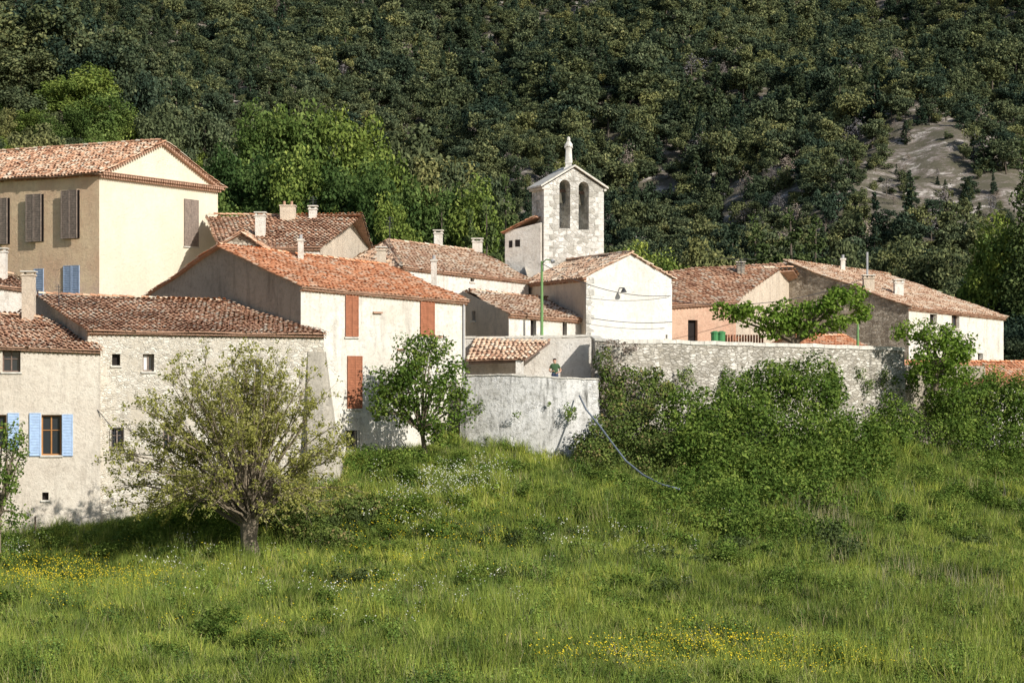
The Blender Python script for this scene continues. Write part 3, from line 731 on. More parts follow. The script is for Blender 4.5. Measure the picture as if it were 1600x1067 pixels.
# ------------------------------------------------------------------ street things
b = B('lamp_post'); x = SX(846, 134.5); yl = 132.75
b.tube('pole', 'light_green_metal', [(x, yl, 1.9), (x, yl, 4.5), (x, yl, SZ(408, yl))], [.11, .09, .07], 8)
b.tube('lantern_arm', 'light_green_metal', [(x, yl, SZ(412, yl)), (x+.25, yl-.3, SZ(406, yl)), (x+.6, yl-.5, SZ(408, yl))], .035, 6)
b.tube('lantern', 'galvanised', [(x+.55, yl-.48, SZ(408, yl)+.05), (x+.65, yl-.55, SZ(408, yl)-.1)], [.06, .15], 8)
b.tube('base', 'light_green_metal', [(x, yl, 1.95), (x, yl, 2.5)], [.14, .12], 8)
b.done()
b = B('lamp_post'); x = SX(1350, 138)
b.tube('pole', 'light_green_metal', [(x, 140.5, 1.9), (x, 140.5, SZ(490, 138))], [.1, .06], 8)
b.tube('finial', 'light_green_metal', [(x, 140.5, SZ(490, 138)), (x, 140.5, SZ(484, 138))], [.12, .02], 8); b.done()
def cable(name, p, q, sag):
    pts = [p.lerp(q, i/14)-Vector((0, 0, sag*4*(i/14)*(1-i/14))) for i in range(15)]
    V, Fc = tube(pts, .02, 4); mk(name, V, Fc, 'dark_metal')
cable('overhead_cable', Vector((SX(846, 134.5), 132.75, SZ(412, 132.75))), S(1048, 462, 138.8), .6)
cable('overhead_cable', S(924, 497, 135.6), S(1050, 503, 138.3), .15)
cable('overhead_cable', S(1050, 470, 139), S(1348, 436, 152), .8)
def benchy(a, d):
    b = B('park_bench'); x = SX(a, d); z = 1.95+.55
    for i in range(4): b.abox('seat', 'green_metal', x-.8, x+.8, d-.25+i*.12, d-.16+i*.12, z, z+.04)
    for i in range(4): b.abox('backrest', 'green_metal', x-.8, x+.8, d+.27, d+.31, z+.15+i*.12, z+.24+i*.12)
    for s_ in (-.7, .7):
        b.abox('legs', 'green_metal', x+s_-.03, x+s_+.03, d-.22, d-.17, 1.95, z-.002); b.abox('legs', 'green_metal', x+s_-.03, x+s_+.03, d+.315, d+.36, 1.95, z+.65)
        b.abox('armrest', 'green_metal', x+s_-.03, x+s_+.03, d-.22, d+.26, z+.25, z+.29)
    b.done()
benchy(1098, 134)
for a in (1117, 1127):
    b = B('litter_bin'); x = SX(a, 134.5); z = SZ(517, 134.5)
    b.tube('drum', 'green_metal', [(x, 134.5, 1.95), (x, 134.5, z-.15)], [.2, .24], 12); b.tube('lid', 'green_metal', [(x, 134.5, z-.145), (x, 134.5, z-.08), (x, 134.5, z)], [.27, .27, .08], 12); b.done()
b = B('wooden_fence')
for i in range(14):
    x = SX(1133, 140)+i*.17; b.abox('pales', 'red_brown_wood', x, x+.12, 140, 140.03, 1.95, SZ(523, 140))
b.abox('rail', 'red_brown_wood', SX(1133, 140), SX(1133, 140)+2.3, 140.032, 140.07, 2.6, 2.7); b.done()
hp = [S(905, 618, 127.0), S(916, 640, 125.8), S(936, 664, 124.0), S(955, 690, 122.2), (S(978, 720, 119.5)), S(1005, 742, 117.5), S(1035, 757, 115.8), S(1062, 764, 114.8)]
for p in hp[3:]:
    g_ = float(gz(p.x, p.y)); p.z = max(p.z, g_+.3)
V, Fc = tube(hp, .05, 8); o = mk('drain_hose', V, Fc, 'hose_plastic', smooth=True)
b = B('fence_post'); g0 = float(gz(SX(55, 113), 113)); b.tube('post', 'brown_wood', [(SX(55, 113), 113, g0-.2), (SX(55, 113), 113, g0+1.2)], [.06, .05], 6); b.tube('cap', 'brown_wood', [(SX(55, 113), 113, g0+1.2), (SX(55, 113), 113, g0+1.25)], [.05, .01], 6); b.done()

# ------------------------------------------------------------------ person on terrace
def skin_fig(name, verts, edges, radii, mat, parent, root=0, sub=2):
    me = bpy.data.meshes.new(name); me.from_pydata([tuple(v) for v in verts], edges, []); me.materials.append(MATS[mat])
    o = bpy.data.objects.new(name, me); scene.collection.objects.link(o); o.parent = parent
    sk = o.modifiers.new('Skin', 'SKIN'); sk.use_smooth_shade = True; ss = o.modifiers.new('Sub', 'SUBSURF'); ss.levels = sub; ss.render_levels = sub
    if not me.skin_vertices: me.skin_vertices.new()
    for i, r in enumerate(radii): me.skin_vertices[0].data[i].radius = (r, r) if not isinstance(r, tuple) else r; me.skin_vertices[0].data[i].use_root = (i == root)
    return o
pe = empty('man_in_green_shirt'); ox, oy, oz = SX(867, 128.5), 128.5, .35
G = lambda x, y, z: (ox+x, oy+y, oz+z)
skin_fig('trousers', [G(0, 0, .93), G(-.1, 0, .86), G(.1, 0, .86), G(-.12, -.02, .48), G(.14, .03, .48), G(-.12, 0, .06), G(.15, .05, .06), G(0, 0, 1.04)],
         [(0, 1), (0, 2), (1, 3), (2, 4), (3, 5), (4, 6), (0, 7)], [(.18, .14), .12, .12, .085, .085, .065, .065, (.185, .14)], 'denim', pe)
skin_fig('shirt', [G(0, 0, .90), G(0, 0, 1.18), G(0, -.01, 1.38), G(-.17, 0, 1.42), G(.17, 0, 1.42), G(-.27, .01, 1.22), G(.28, .02, 1.22), G(0, 0, 1.50)],
         [(0, 1), (1, 2), (2, 3), (2, 4), (3, 5), (4, 6), (2, 7)], [(.21, .15), (.19, .14), (.19, .14), .09, .09, .08, .08, .075], 'green_shirt', pe)
skin_fig('arm_left', [G(-.255, .01, 1.28), G(-.31, 0, 1.12), G(-.24, -.2, 1.05), G(-.14, -.3, 1.09)], [(0, 1), (1, 2), (2, 3)], [.055, .05, .038, .03], 'skin', pe)
skin_fig('arm_right', [G(.265, .02, 1.28), G(.34, .06, 1.1), G(.24, -.08, 1.02), G(.16, -.14, 1.02)], [(0, 1), (1, 2), (2, 3)], [.055, .05, .038, .03], 'skin', pe)
def hand(nm, base, d, up):
    d = Vector(d).normalized(); up = Vector(up).normalized(); sd = d.cross(up); Bs = Vector(base); vs = [Bs]; es = []; rd = [.03]
    vs.append(Bs+d*.07); es.append((0, 1)); rd.append(.034)
    for i, ln in enumerate((.07, .085, .08, .06)):
        p = Bs+d*.08+sd*(.03-.02*i); k = len(vs); vs += [p, p+d*ln*.5-up*.01, p+d*ln*.85-up*.035]; es += [(1, k), (k, k+1), (k+1, k+2)]; rd += [.01, .009, .008]
    k = len(vs); vs += [Bs+d*.03+sd*.035, Bs+d*.07+sd*.065-up*.015]; es += [(0, k), (k, k+1)]; rd += [.011, .009]
    skin_fig(nm, vs, es, rd, 'skin', pe, 0, 1)
hand('hand_left', G(-.14, -.3, 1.09), (.8, -.3, .1), (0, -.2, 1)); hand('hand_right', G(.16, -.14, 1.02), (-.6, -.5, -.3), (0, -.3, 1))
skin_fig('head', [G(0, 0, 1.44), G(-.005, -.005, 1.55), G(-.02, -.02, 1.62), G(-.02, -.015, 1.72)], [(0, 1), (1, 2), (2, 3)], [.07, .066, (.09, .105), (.105, .12)], 'skin', pe)
skin_fig('nose', [G(-.06, -.105, 1.68), G(-.07, -.13, 1.645)], [(0, 1)], [.013, .018], 'skin', pe)
for s_ in (-1, 1):
    skin_fig('ear', [G(-.02+s_*.09, .0, 1.69), G(-.02+s_*.092, .005, 1.65)], [(0, 1)], [.018, .014], 'skin', pe)
    skin_fig('eye', [G(-.045+s_*.033, -.105, 1.69), G(-.045+s_*.033, -.109, 1.69)], [(0, 1)], [.013, .013], 'hair', pe)
skin_fig('mouth', [G(-.07, -.103, 1.60), G(-.03, -.108, 1.60)], [(0, 1)], [.009, .009], 'pink_plaster', pe)
skin_fig('hair', [G(-.02, .02, 1.79), G(-.015, .055, 1.72), G(0, .065, 1.63)], [(0, 1), (1, 2)], [(.10, .10), (.115, .085), (.08, .05)], 'hair', pe)
for s_, x_, y_ in ((-1, -.12, 0), (1, .15, .05)):
    skin_fig('shoe', [G(x_, y_+.05, .05), G(x_, y_-.05, .05), G(x_-.02, y_-.17, .035)], [(0, 1), (1, 2)], [.06, .055, .04], 'dark_metal', pe)

# ------------------------------------------------------------------ foliage
def unit(n):
    v = RNG.normal(size=(n, 3)); return v/np.linalg.norm(v, axis=1)[:, None]
def leaf_cloud(blobs, n, size, out=.8, upb=.3, shell=.55, asp=.62):
    bl = np.array(blobs, float); pr = (bl[:, 3:].mean(1))**2; pr /= pr.sum()
    k = RNG.choice(len(bl), n, p=pr); d = unit(n); rad = shell+(1.12-shell)*RNG.random(n)**.7
    pos = bl[k, :3]+d*bl[k, 3:]*rad[:, None]
    nn = d*out+unit(n)*.75+np.array([0, 0, upb]); nn /= np.linalg.norm(nn, axis=1)[:, None]
    t1 = np.cross(nn, unit(n)); t1 /= np.linalg.norm(t1, axis=1)[:, None]+1e-9; t2 = np.cross(nn, t1)
    s = (size*(.55+.9*RNG.random(n)))[:, None]
    V = np.stack([pos-t1*s*.5, pos+t2*s*.5*asp, pos+t1*s*.5, pos-t2*s*.5*asp], 1).reshape(-1, 3)
    Fq = np.arange(4*n).reshape(n, 4)
    bt = RNG.random(len(bl))*.6-.3
    t = np.clip(RNG.beta(2.2, 2.2, n)+bt[k], 0, 1)
    return V, Fq, np.repeat(t, 4)
def lumps(c, r, k, fr=.38, dist=.78):
    out = []
    for d in unit(k):
        q = fr*random.uniform(.6, 1.35); ds = dist*random.uniform(.85, 1.25)
        out.append([c[j]+d[j]*r[j]*ds for j in range(3)]+[r[j]*q for j in range(3)])
    return out
def blob_foliage(name, blobs, size, mat, cov=2.0, parent=None, k=10, coll=None):
    al = []
    for bb in blobs:
        r = bb[3:] if len(bb) == 6 else [bb[3]]*3
        al.append(list(bb[:3])+[q*.78 for q in r]); al += lumps(bb[:3], r, k)
    n = int(sum(2.6*math.pi*np.mean(q[3:])**2 for q in al)*.55/size**2*cov)
    V, Fq, t = leaf_cloud(al, n, size)
    return mk(name, V, Fq, mat, parent, t, coll=coll)
def SB(a, bz, d, r, rz=None): p = S(a, bz, d); return [p.x, p.y, p.z, r, r, rz or r]

# spring tree in front of the farmhouse
bx, by = SX(393, 106), 106; bz = float(gz(bx, by))
tr = empty('spring_mulberry_tree')
rnd = random.Random(5); V, Fc = [], []; tips = []
def addt(pts, rr, n=5):
    v, f_ = tube(pts, rr, n); o = len(V); V.extend(v); Fc.extend([tuple(i+o for i in x) for x in f_])
base = Vector((bx, by, bz-.2)); head = Vector((bx-.1, by, bz+2.0))
addt([base, base+Vector((.05, 0, .4)), base+Vector((-.12, 0, 1.3)), head, head+Vector((0, 0, .4))], [.6, .44, .37, .44, .2], 10)
cen = Vector((SX(363, 106), 106, SZ(722, 106))); RX, RZ = 5.7, 4.9
for i in range(120):
    th_ = rnd.uniform(0, 2*math.pi); el = rnd.uniform(-.6, 1.45)
    d = Vector((math.cos(th_)*math.cos(el), math.sin(th_)*math.cos(el)*.9, math.sin(el)))
    k_ = rnd.uniform(.66, 1.0); end = Vector((cen.x+d.x*RX*k_, cen.y+d.y*RX*.85*k_, cen.z+d.z*RZ*k_))
    st = head+Vector((rnd.uniform(-.2, .2), rnd.uniform(-.2, .2), rnd.uniform(-.5, .3)))
    pts = []
    for j in range(7):
        t = j/6; p = st.lerp(end, t); p.z += math.sin(t*math.pi)*rnd.uniform(.3, .55)*(1.4-el*.6)
        p += Vector((rnd.uniform(-1, 1), rnd.uniform(-1, 1), rnd.uniform(-1, 1)))*.15*(0 < j); pts.append(p)
    addt(pts, [.06*(1-.8*j/6)+.006 for j in range(7)], 4)
    for j in range(2, 7):
        for q in range(5):
            dd = (pts[j]-pts[j-1]).normalized()+Vector((rnd.uniform(-1, 1), rnd.uniform(-1, 1), rnd.uniform(-.6, 1)))*.8
            e_ = pts[j]+dd.normalized()*rnd.uniform(.4, 1.2); mdp = pts[j].lerp(e_, .5)+Vector((0, 0, rnd.uniform(-.05, .1)))
            addt([pts[j], mdp, e_], [.012, .008, .004], 3)
            if j > 2: tips += [mdp, e_, e_]
mk('trunk_and_branches', V, Fc, 'bark', tr)
bl = [[t.x, t.y, t.z, .2, .2, .2] for t in tips if rnd.random() < .7]
Vc, Fq, t = leaf_cloud(bl, 44000, .12, shell=.1); mk('leaves', Vc, Fq, 'spring_leaf', tr, t)

def leafy_tree(name, a, base_b, d, blobs, mat, size, cov=1.5, r0=.16, seed=1, bark='bark', k=10):
    tr = empty(name); x = SX(a, d); z0 = SZ(base_b, d)
    cen = np.mean([[q[0], q[1], q[2]] for q in blobs], axis=0)
    V, Fc = [], []; rnd = random.Random(seed)
    fork = Vector((x, d, z0)).lerp(Vector(cen), .35)
    v, f_ = tube([(x, d, z0-.4), (x+.05, d, z0+.3), fork], [r0*1.25, r0, r0*.85], 8); V += v; Fc += f_
    for q in blobs:
        for _ in range(2):
            e_ = Vector(q[:3])+Vector((rnd.uniform(-.5, .5), rnd.uniform(-.5, .5), rnd.uniform(-.2, .5)))*q[3]
            m_ = fork.lerp(e_, .5)+Vector((rnd.uniform(-.2, .2), rnd.uniform(-.2, .2), rnd.uniform(0, .3)))
            v, f_ = tube([fork, m_, e_], [r0*.6, r0*.38, r0*.12], 5); o = len(V); V += v; Fc += [tuple(i+o for i in w) for w in f_]
    mk('trunk_and_branches', V, Fc, bark, tr)
    blob_foliage('leaves', blobs, size, mat, cov, tr, k); return tr

leafy_tree('leafy_tree', 662, 712, 123.3, [SB(598, 595, 123, .9), SB(635, 562, 123, 1.2), SB(682, 548, 123, 1.0), SB(660, 545, 122.8, .9), SB(665, 600, 122.6, 1.5), SB(708, 592, 123.0, 1.1), SB(615, 635, 122.6, 1.1), SB(660, 650, 122.2, 1.2), SB(715, 635, 122.8, 1.0), SB(640, 605, 122.8, 1.2), SB(595, 640, 122.8, .7), SB(690, 675, 122.3, .8)], 'mid_leaf', .18, 1.5, .14, 3, k=17)
leafy_tree('leafy_tree', -5, 850, 108, [SB(-15, 700, 108, 1.2), SB(20, 680, 108, .75), SB(-5, 760, 107.5, 1.1), SB(18, 730, 108, .7), SB(10, 800, 108, .9), SB(-30, 650, 108, 1), SB(30, 700, 108, .6)], 'mid_leaf', .15, 1.6, .15, 4)
leafy_tree('plane_tree', 1236, 560, 138, [SB(1135, 488, 138, 1.0, .6), SB(1175, 492, 137.6, 1.1, .75), SB(1215, 505, 137.6, 1.25, .8), SB(1250, 498, 138, 1.2, .9), SB(1290, 480, 138, 1.3, .9), SB(1330, 462, 138.5, 1.1, .75), SB(1345, 488, 138.5, .8, .6), SB(1310, 505, 137.6, .9, .6), SB(1270, 515, 137.6, .9, .5), SB(1200, 520, 137.6, .8, .45), SB(1225, 485, 137.6, .9, .6), SB(1310, 470, 137.6, 1, .7)], 'bright_leaf', .24, 3.0, .2, 8, k=13)
leafy_tree('plane_tree', 1462, 600, 138, [SB(1425, 520, 138, 1.0, .7), SB(1455, 525, 138, 1.2, .9), SB(1490, 535, 138, 1.2, .9), SB(1465, 560, 137.5, 1.5, 1.0), SB(1505, 552, 138, .9, .7), SB(1480, 585, 138, 1.4, .9), SB(1440, 585, 138, 1.1, .8)], 'bright_leaf', .2, 2.4, .14, 9, k=14)
blobs = [SB(*q) for q in [(1065, 640, 125, 1.2), (1110, 635, 126, 1.4), (1160, 625, 127, 1.4), (1215, 605, 128, 1.5), (1265, 610, 129, 1.7), (1300, 645, 129, 1.6), (1340, 680, 128, 1.6), (1290, 700, 126, 1.9), (1240, 680, 126, 2.0), (1190, 680, 125, 2.0), (1230, 590, 129.5, 1.0), (1185, 600, 129, 1.0), (1290, 590, 130.5, 1.0),
         (1130, 690, 124, 1.9), (1085, 700, 123, 1.6), (1140, 745, 121.5, 1.8), (1200, 745, 121.5, 1.9), (1260, 745, 122, 1.8), (1170, 650, 126, 1.5), (1325, 735, 124, 1.4), (1100, 765, 120, 1.3), (1365, 720, 127, 1.2), (1160, 790, 118, 1.6), (1220, 785, 118, 1.6), (1280, 780, 119, 1.5)]]
blob_foliage('shrub_thicket', blobs, .17, 'mid_leaf', 1.8, k=22)
blobs = [SB(*q) for q in [(1385, 610, 139.3, 1.0), (1400, 650, 138, 1.4), (1380, 690, 136, 1.5), (1440, 690, 138, 1.6), (1480, 650, 141, 1.8), (1520, 640, 142, 1.9), (1570, 630, 143, 2.0), (1610, 640, 143, 2.0), (1500, 690, 139, 1.6), (1550, 690, 141, 1.5), (1420, 600, 141, .8), (1480, 610, 142, 1.2), (1560, 605, 144, 1.2), (1600, 700, 140, 1.7), (1530, 600, 144, 1.1)]]
blob_foliage('shrub_thicket', blobs, .17, 'mid_leaf', 1.9, k=17)
blobs = [SB(*q) for q in [(1070, 820, 112.5, 1.6, 1.4), (1120, 830, 111, 1.7, 1.3), (1180, 830, 111, 1.9, 1.4), (1040, 790, 115.5, 1.5), (1240, 835, 111, 1.7, 1.3), (1005, 815, 112.5, 1.3, 1.1), (1090, 780, 117, 1.6), (1140, 800, 114, 1.8), (980, 778, 117.5, 1.2, 1.0), (1040, 855, 108.5, 1.2, 1), (1300, 840, 111, 1.4, 1.0), (1120, 872, 107, 1.3, .9), (960, 760, 119.5, .9, .8), (1190, 875, 107, 1.2, .8)]]
blob_foliage('bramble_bush', blobs, .14, 'mid_leaf', 1.8, k=20)
blobs = [SB(*q) for q in [(1270, 865, 107.5, 1.1, 1.0), (1320, 885, 106, 1.2, 1.0), (1365, 900, 105.5, .9, .7), (1300, 850, 108.5, 1.0)]]
blob_foliage('bramble_bush', blobs, .13, 'dark_leaf', 2.2, k=16)
blobs = [SB(*q) for q in [(945, 570, 129.5, .6, .9), (955, 600, 129, .8, 1.2), (980, 590, 129.3, .7), (1005, 620, 128.6, 1.1), (970, 650, 127, 1.2), (1020, 585, 129.6, .7, .6), (1035, 610, 129.2, .8), (945, 690, 125.6, 1.2), (990, 680, 125.6, 1.4), (1030, 665, 126.4, 1.4), (930, 720, 124.4, 1.0), (970, 730, 123.3, 1.1), (1030, 720, 123, 1.3), (915, 700, 125.5, .8), (905, 725, 124.8, .7), (960, 625, 128.2, .8)]]
blob_foliage('ivy', blobs, .15, 'ivy_leaf', 2.1, k=18)
o = blob_foliage('ivy', [SB(955, 537, 129.7, .6, .3), SB(985, 543, 129.8, .6, .3), SB(962, 575, 129, .7, .8), SB(945, 620, 128.4, .5, 1.0), SB(985, 605, 128.6, .6, .7)], .14, 'dry_leaf', 1.0)
for q, mt in [([(575, 725, 121.8, 1.3, .9), (615, 718, 121.8, 1.2, .9), (650, 722, 122.2, 1.0, .7), (550, 735, 120.5, .8, .5)], 'mid_leaf'),
              ([(500, 800, 112, 1.6, 1.2), (455, 795, 111, 1.5, 1.2), (425, 790, 111, 1.2, 1.0), (550, 805, 112, 1.4, 1), (480, 825, 109, 1.3, .9), (600, 795, 113, 1.2, .8), (520, 840, 107, 1.1, .7)], 'ivy_leaf'),
              ([(340, 800, 110.5, 1.4, 1.1), (300, 815, 110, 1.3, 1), (260, 825, 110, 1.1, .8), (230, 835, 111, .9, .6), (350, 830, 108, 1.0, .8)], 'mid_leaf'),
              ([(440, 935, 98, .9, .4), (480, 930, 98, .9, .4), (400, 940, 97, .8, .35), (510, 925, 99, .6, .3)], 'bright_leaf'),
              ([(740, 880, 103, .7, .45), (750, 740, 122, .7, .4), (860, 770, 118, .8, .45), (800, 728, 123.5, .6, .35), (870, 742, 123, .8, .4)], 'mid_leaf'),
              ([(1480, 770, 127, 1.4, .8), (1560, 760, 130, 1.6, .9), (1430, 850, 113, .9, .5), (1530, 730, 134, 1.4, .8), (1600, 745, 134, 1.5, .9), (1450, 745, 130, 1.2, .7)], 'mid_leaf'),
              ([(200, 1030, 80, .6, .45), (240, 1040, 79, .5, .3), (150, 1050, 78, .4, .25)], 'mid_leaf'),
              ([(60, 842, 113, .7, .4), (110, 838, 113, .6, .35), (160, 838, 112.5, .7, .4), (10, 850, 112, .8, .5)], 'mid_leaf'),
              ([(640, 800, 112.5, .9, .6), (690, 830, 108, 1.0, .6), (760, 810, 111, .8, .5), (830, 830, 108, 1.0, .6), (900, 800, 112.5, 1.0, .7)], 'mid_leaf')]:
    blob_foliage('bush', [SB(*w) for w in q], .12, mt, 2.0, k=16)
for i, (a, c_, d, r) in enumerate([(1072, 588, 131.4, .62), (1140, 588, 133, .5), (1168, 590, 133.6, .35), (1128, 600, 132.6, .4), (1300, 580, 137, .5), (1345, 585, 138, .45), (1375, 592, 138.8, .6), (1355, 605, 138.2, .5),
                                   (748, 637, 127.6, .42), (892, 647, 126.7, .5), (808, 647, 126.6, .25), (857, 632, 126.7, .16)]):
    blob_foliage('wall_caper_plant', [SB(a, c_, d, r*.9, r*1.1)], .11, 'mid_leaf' if i != 6 else 'dark_leaf', 2, k=8)
cx = 174; blobs = []
for i in range(15):
    t = i/14; blobs.append(SB(1606+random.uniform(-4, 4), 590-385*t, cx, 1.9*(1-.8*t**1.6)+.1, 1.5))
blob_foliage('cypress_tree', blobs, .25, 'dark_leaf', 1.8, k=12)

# ------------------------------------------------------------------ scattered vegetation
def proto_coll(name): return bpy.data.collections.new(name)
def scatter(name, pts, rot, scl, idx, coll):
    n = len(pts); me = bpy.data.meshes.new(name); me.vertices.add(n); me.vertices.foreach_set('co', np.asarray(pts, np.float32).ravel())
    for nm, dat in (('rot', rot), ('scl', scl)):
        at = me.attributes.new(nm, 'FLOAT_VECTOR', 'POINT'); at.data.foreach_set('vector', np.asarray(dat, np.float32).ravel())
    at = me.attributes.new('idx', 'INT', 'POINT'); at.data.foreach_set('value', np.asarray(idx, np.int32))
    o = bpy.data.objects.new(name, me); scene.collection.objects.link(o)
    ng = bpy.data.node_groups.new(name+'_scatter', 'GeometryNodeTree')
    ng.interface.new_socket('Geometry', in_out='INPUT', socket_type='NodeSocketGeometry'); ng.interface.new_socket('Geometry', in_out='OUTPUT', socket_type='NodeSocketGeometry')
    gi = ng.nodes.new('NodeGroupInput'); go = ng.nodes.new('NodeGroupOutput'); ip = ng.nodes.new('GeometryNodeInstanceOnPoints')
    ci = ng.nodes.new('GeometryNodeCollectionInfo'); ci.inputs['Collection'].default_value = coll
    ci.inputs['Separate Children'].default_value = True; ci.inputs['Reset Children'].default_value = True
    def na(nm, dt): q = ng.nodes.new('GeometryNodeInputNamedAttribute'); q.data_type = dt; q.inputs['Name'].default_value = nm; return q.outputs['Attribute']
    ng.links.new(gi.outputs[0], ip.inputs['Points']); ng.links.new(ci.outputs[0], ip.inputs['Instance']); ip.inputs['Pick Instance'].default_value = True
    ng.links.new(na('idx', 'INT'), ip.inputs['Instance Index']); ng.links.new(na('rot', 'FLOAT_VECTOR'), ip.inputs['Rotation']); ng.links.new(na('scl', 'FLOAT_VECTOR'), ip.inputs['Scale'])
    ng.links.new(ip.outputs[0], go.inputs[0]); md = o.modifiers.new('scatter', 'NODES'); md.node_group = ng; return o

def proto_tree(coll, name, blobs, size, n, mat, trunk, tr=.03, bark='dark_bark', k=9):
    al = []
    for q in blobs: al.append(list(q[:3])+[w*.7 for w in q[3:]]); al += lumps(q[:3], q[3:], k, .42)
    V, Fq, t = leaf_cloud(al, n, size, shell=.45)
    tv, tf = tube([(0, 0, -.3), (.02, .01, trunk*.5), (0, 0, trunk)], [tr*1.3, tr, tr*.4], 6)
    vs = [tuple(v) for v in V]; fs = [tuple(f_) for f_ in Fq]; o = len(vs)
    me = bpy.data.meshes.new(name); me.from_pydata(vs+[tuple(v) for v in tv], [], fs+[tuple(i+o for i in f_) for f_ in tf])
    me.materials.append(MATS[mat]); me.materials.append(MATS[bark])
    mi = np.zeros(len(me.polygons), np.int32); mi[len(fs):] = 1; me.polygons.foreach_set('material_index', mi)
    at = me.attributes.new('tint', 'FLOAT', 'POINT'); at.data.foreach_set('value', np.concatenate([t, np.full(len(tv), .5)]).astype(np.float32))
    ob = bpy.data.objects.new(name, me); coll.objects.link(ob)
pc = proto_coll('pine_prototypes'); rr = random.Random(3)
for i in range(6):
    if i < 4:
        bl = [[rr.uniform(-.5, .5), rr.uniform(-.5, .5), rr.uniform(.5, 2.1), *(lambda q: (q, q, q*.6))(rr.uniform(.3, .62))] for _ in range(9)]
        proto_tree(pc, 'a%d_pine' % i, bl, .13, 2500, 'pine_leaf', 1.6, .04, k=11)
    else:    # pointed dark fir
        bl = []
        for l in range(8):
            z = .3+l*.32; r = .8*(1-l/8.5)
            for j in range(4): a = rr.uniform(0, 6.28); bl.append([math.cos(a)*r*.5, math.sin(a)*r*.5, z+rr.uniform(-.1, .1), r*.5+.05, r*.5+.05, .2])
        proto_tree(pc, 'a%d_fir' % i, bl, .13, 2500, 'fir_leaf', 2.4, .04, k=5)
for i in range(3):
    bl = [[rr.uniform(-.5, .5), rr.uniform(-.5, .5), rr.uniform(.3, 1.1), *(lambda q: (q, q, q*.8))(rr.uniform(.45, .7))] for _ in range(6)]
    proto_tree(pc, 'b%d_oak' % i, bl, .13, 2200, 'oak_leaf', .8, .05)
bl = [[rr.uniform(-.4, .4), rr.uniform(-.4, .4), rr.uniform(.4, 1.5), .4, .4, .5] for _ in range(5)]
proto_tree(pc, 'c0_bare', bl, .08, 600, 'dry_leaf', 1.7, .035, 'dark_bark')
def bare_patch(x, y):
    n_ = np.sin(x*.21+y*.09)*np.sin(y*.17-x*.05)+.6*np.sin(x*.5+1)*np.sin(y*.43)
    return np.exp(-((x-80)/36)**2-((y-360)/28)**2)*(1.15+.75*n_)
st = 3.15
gx, gy = np.meshgrid(np.arange(-230, 230, st), np.arange(285, 800, st)); gx = gx.ravel()+RNG.uniform(-1.9, 1.9, gx.size); gy = gy.ravel()+RNG.uniform(-1.9, 1.9, gy.size)
keep = np.abs(gx) < gy*.222+26
gx, gy = gx[keep], gy[keep]
ex, ey = RNG.uniform(35, 125, 420), RNG.uniform(325, 405, 420)   # small scrub on the scree
gx, gy = np.concatenate([gx, ex]), np.concatenate([gy, ey]); ext = np.arange(len(gx)) >= len(gx)-420
bp = np.clip(bare_patch(gx, gy), 0, 1)
keep = RNG.random(gx.size) < (.94-.60*bp); gx, gy, bp, ext = gx[keep], gy[keep], bp[keep], ext[keep]; n = gx.size
zz_ = gz(gx, gy)-.5
s = 1.3+2.1*RNG.random(n)**1.3; s *= (1-.62*bp); s *= 1+.15*np.sin(gx*.05+gy*.03); s = np.where(ext, RNG.uniform(.5, 1.1, n), s); zz_ = np.where(ext, zz_+.2, zz_)
idx = RNG.integers(0, 4, n); q = RNG.random(n); cl2 = np.sin(gx*.04+1.2)*np.sin(gy*.035+gx*.01); cl3 = np.sin(gx*.07-gy*.02)*np.sin(gy*.06+2)
idx = np.where(q < .30+.25*cl2, RNG.integers(6, 9, n), idx); idx = np.where(RNG.random(n) < .16+.2*cl3, RNG.integers(4, 6, n), idx); idx = np.where(RNG.random(n) < .03+.35*bp, 9, idx)
scatter('pine_forest', np.stack([gx, gy, zz_], 1), np.stack([RNG.normal(0, .06, n), RNG.normal(0, .06, n), RNG.uniform(0, 6.28, n)], 1),
        np.stack([s*RNG.uniform(.9, 1.2, n), s, s*RNG.uniform(.8, 1.3, n)], 1), idx, pc)
print('forest', n)
gc = proto_coll('grove_prototypes')
for i in range(4):
    bl = [[rr.uniform(-.55, .55), rr.uniform(-.55, .55), rr.uniform(.5, 1.7), *(lambda q: (q, q, q*.8))(rr.uniform(.28, .55))] for _ in range(12)]
    proto_tree(gc, 'a%d_broadleaf' % i, bl, .07, 9000, 'grove_leaf', 1.3, .05)
for i in range(2):
    bl = []
    for l in range(9):
        z = .4+l*.28; r = .95*(1-l/10)
        for j in range(7-(l//2)):
            a = rr.uniform(0, 6.28); bl.append([math.cos(a)*r*.6, math.sin(a)*r*.6, z+rr.uniform(-.1, .1), r*.45, r*.45, .11])
    bl.append([0, 0, 2.85, .12, .12, .25])
    proto_tree(gc, 'b%d_cedar' % i, bl, .085, 6500, 'dark_leaf', 2.8, .035, k=5)
for i in range(2):
    bl = [[rr.uniform(-.5, .5), rr.uniform(-.5, .5), rr.uniform(.6, 1.8), *(lambda q: (q, q, q*.75))(rr.uniform(.35, .6))] for _ in range(9)]
    proto_tree(gc, 'c%d_pine' % i, bl, .08, 6000, 'pine_leaf', 1.6, .05)
for i in range(2):
    bl = [[rr.uniform(-.5, .5), rr.uniform(-.5, .5), rr.uniform(.3, 1.2), *(lambda q: (q, q, q*.75))(rr.uniform(.35, .6))] for _ in range(8)]
    proto_tree(gc, 'd%d_oak' % i, bl, .08, 6000, 'oak_leaf', 1.0, .05)
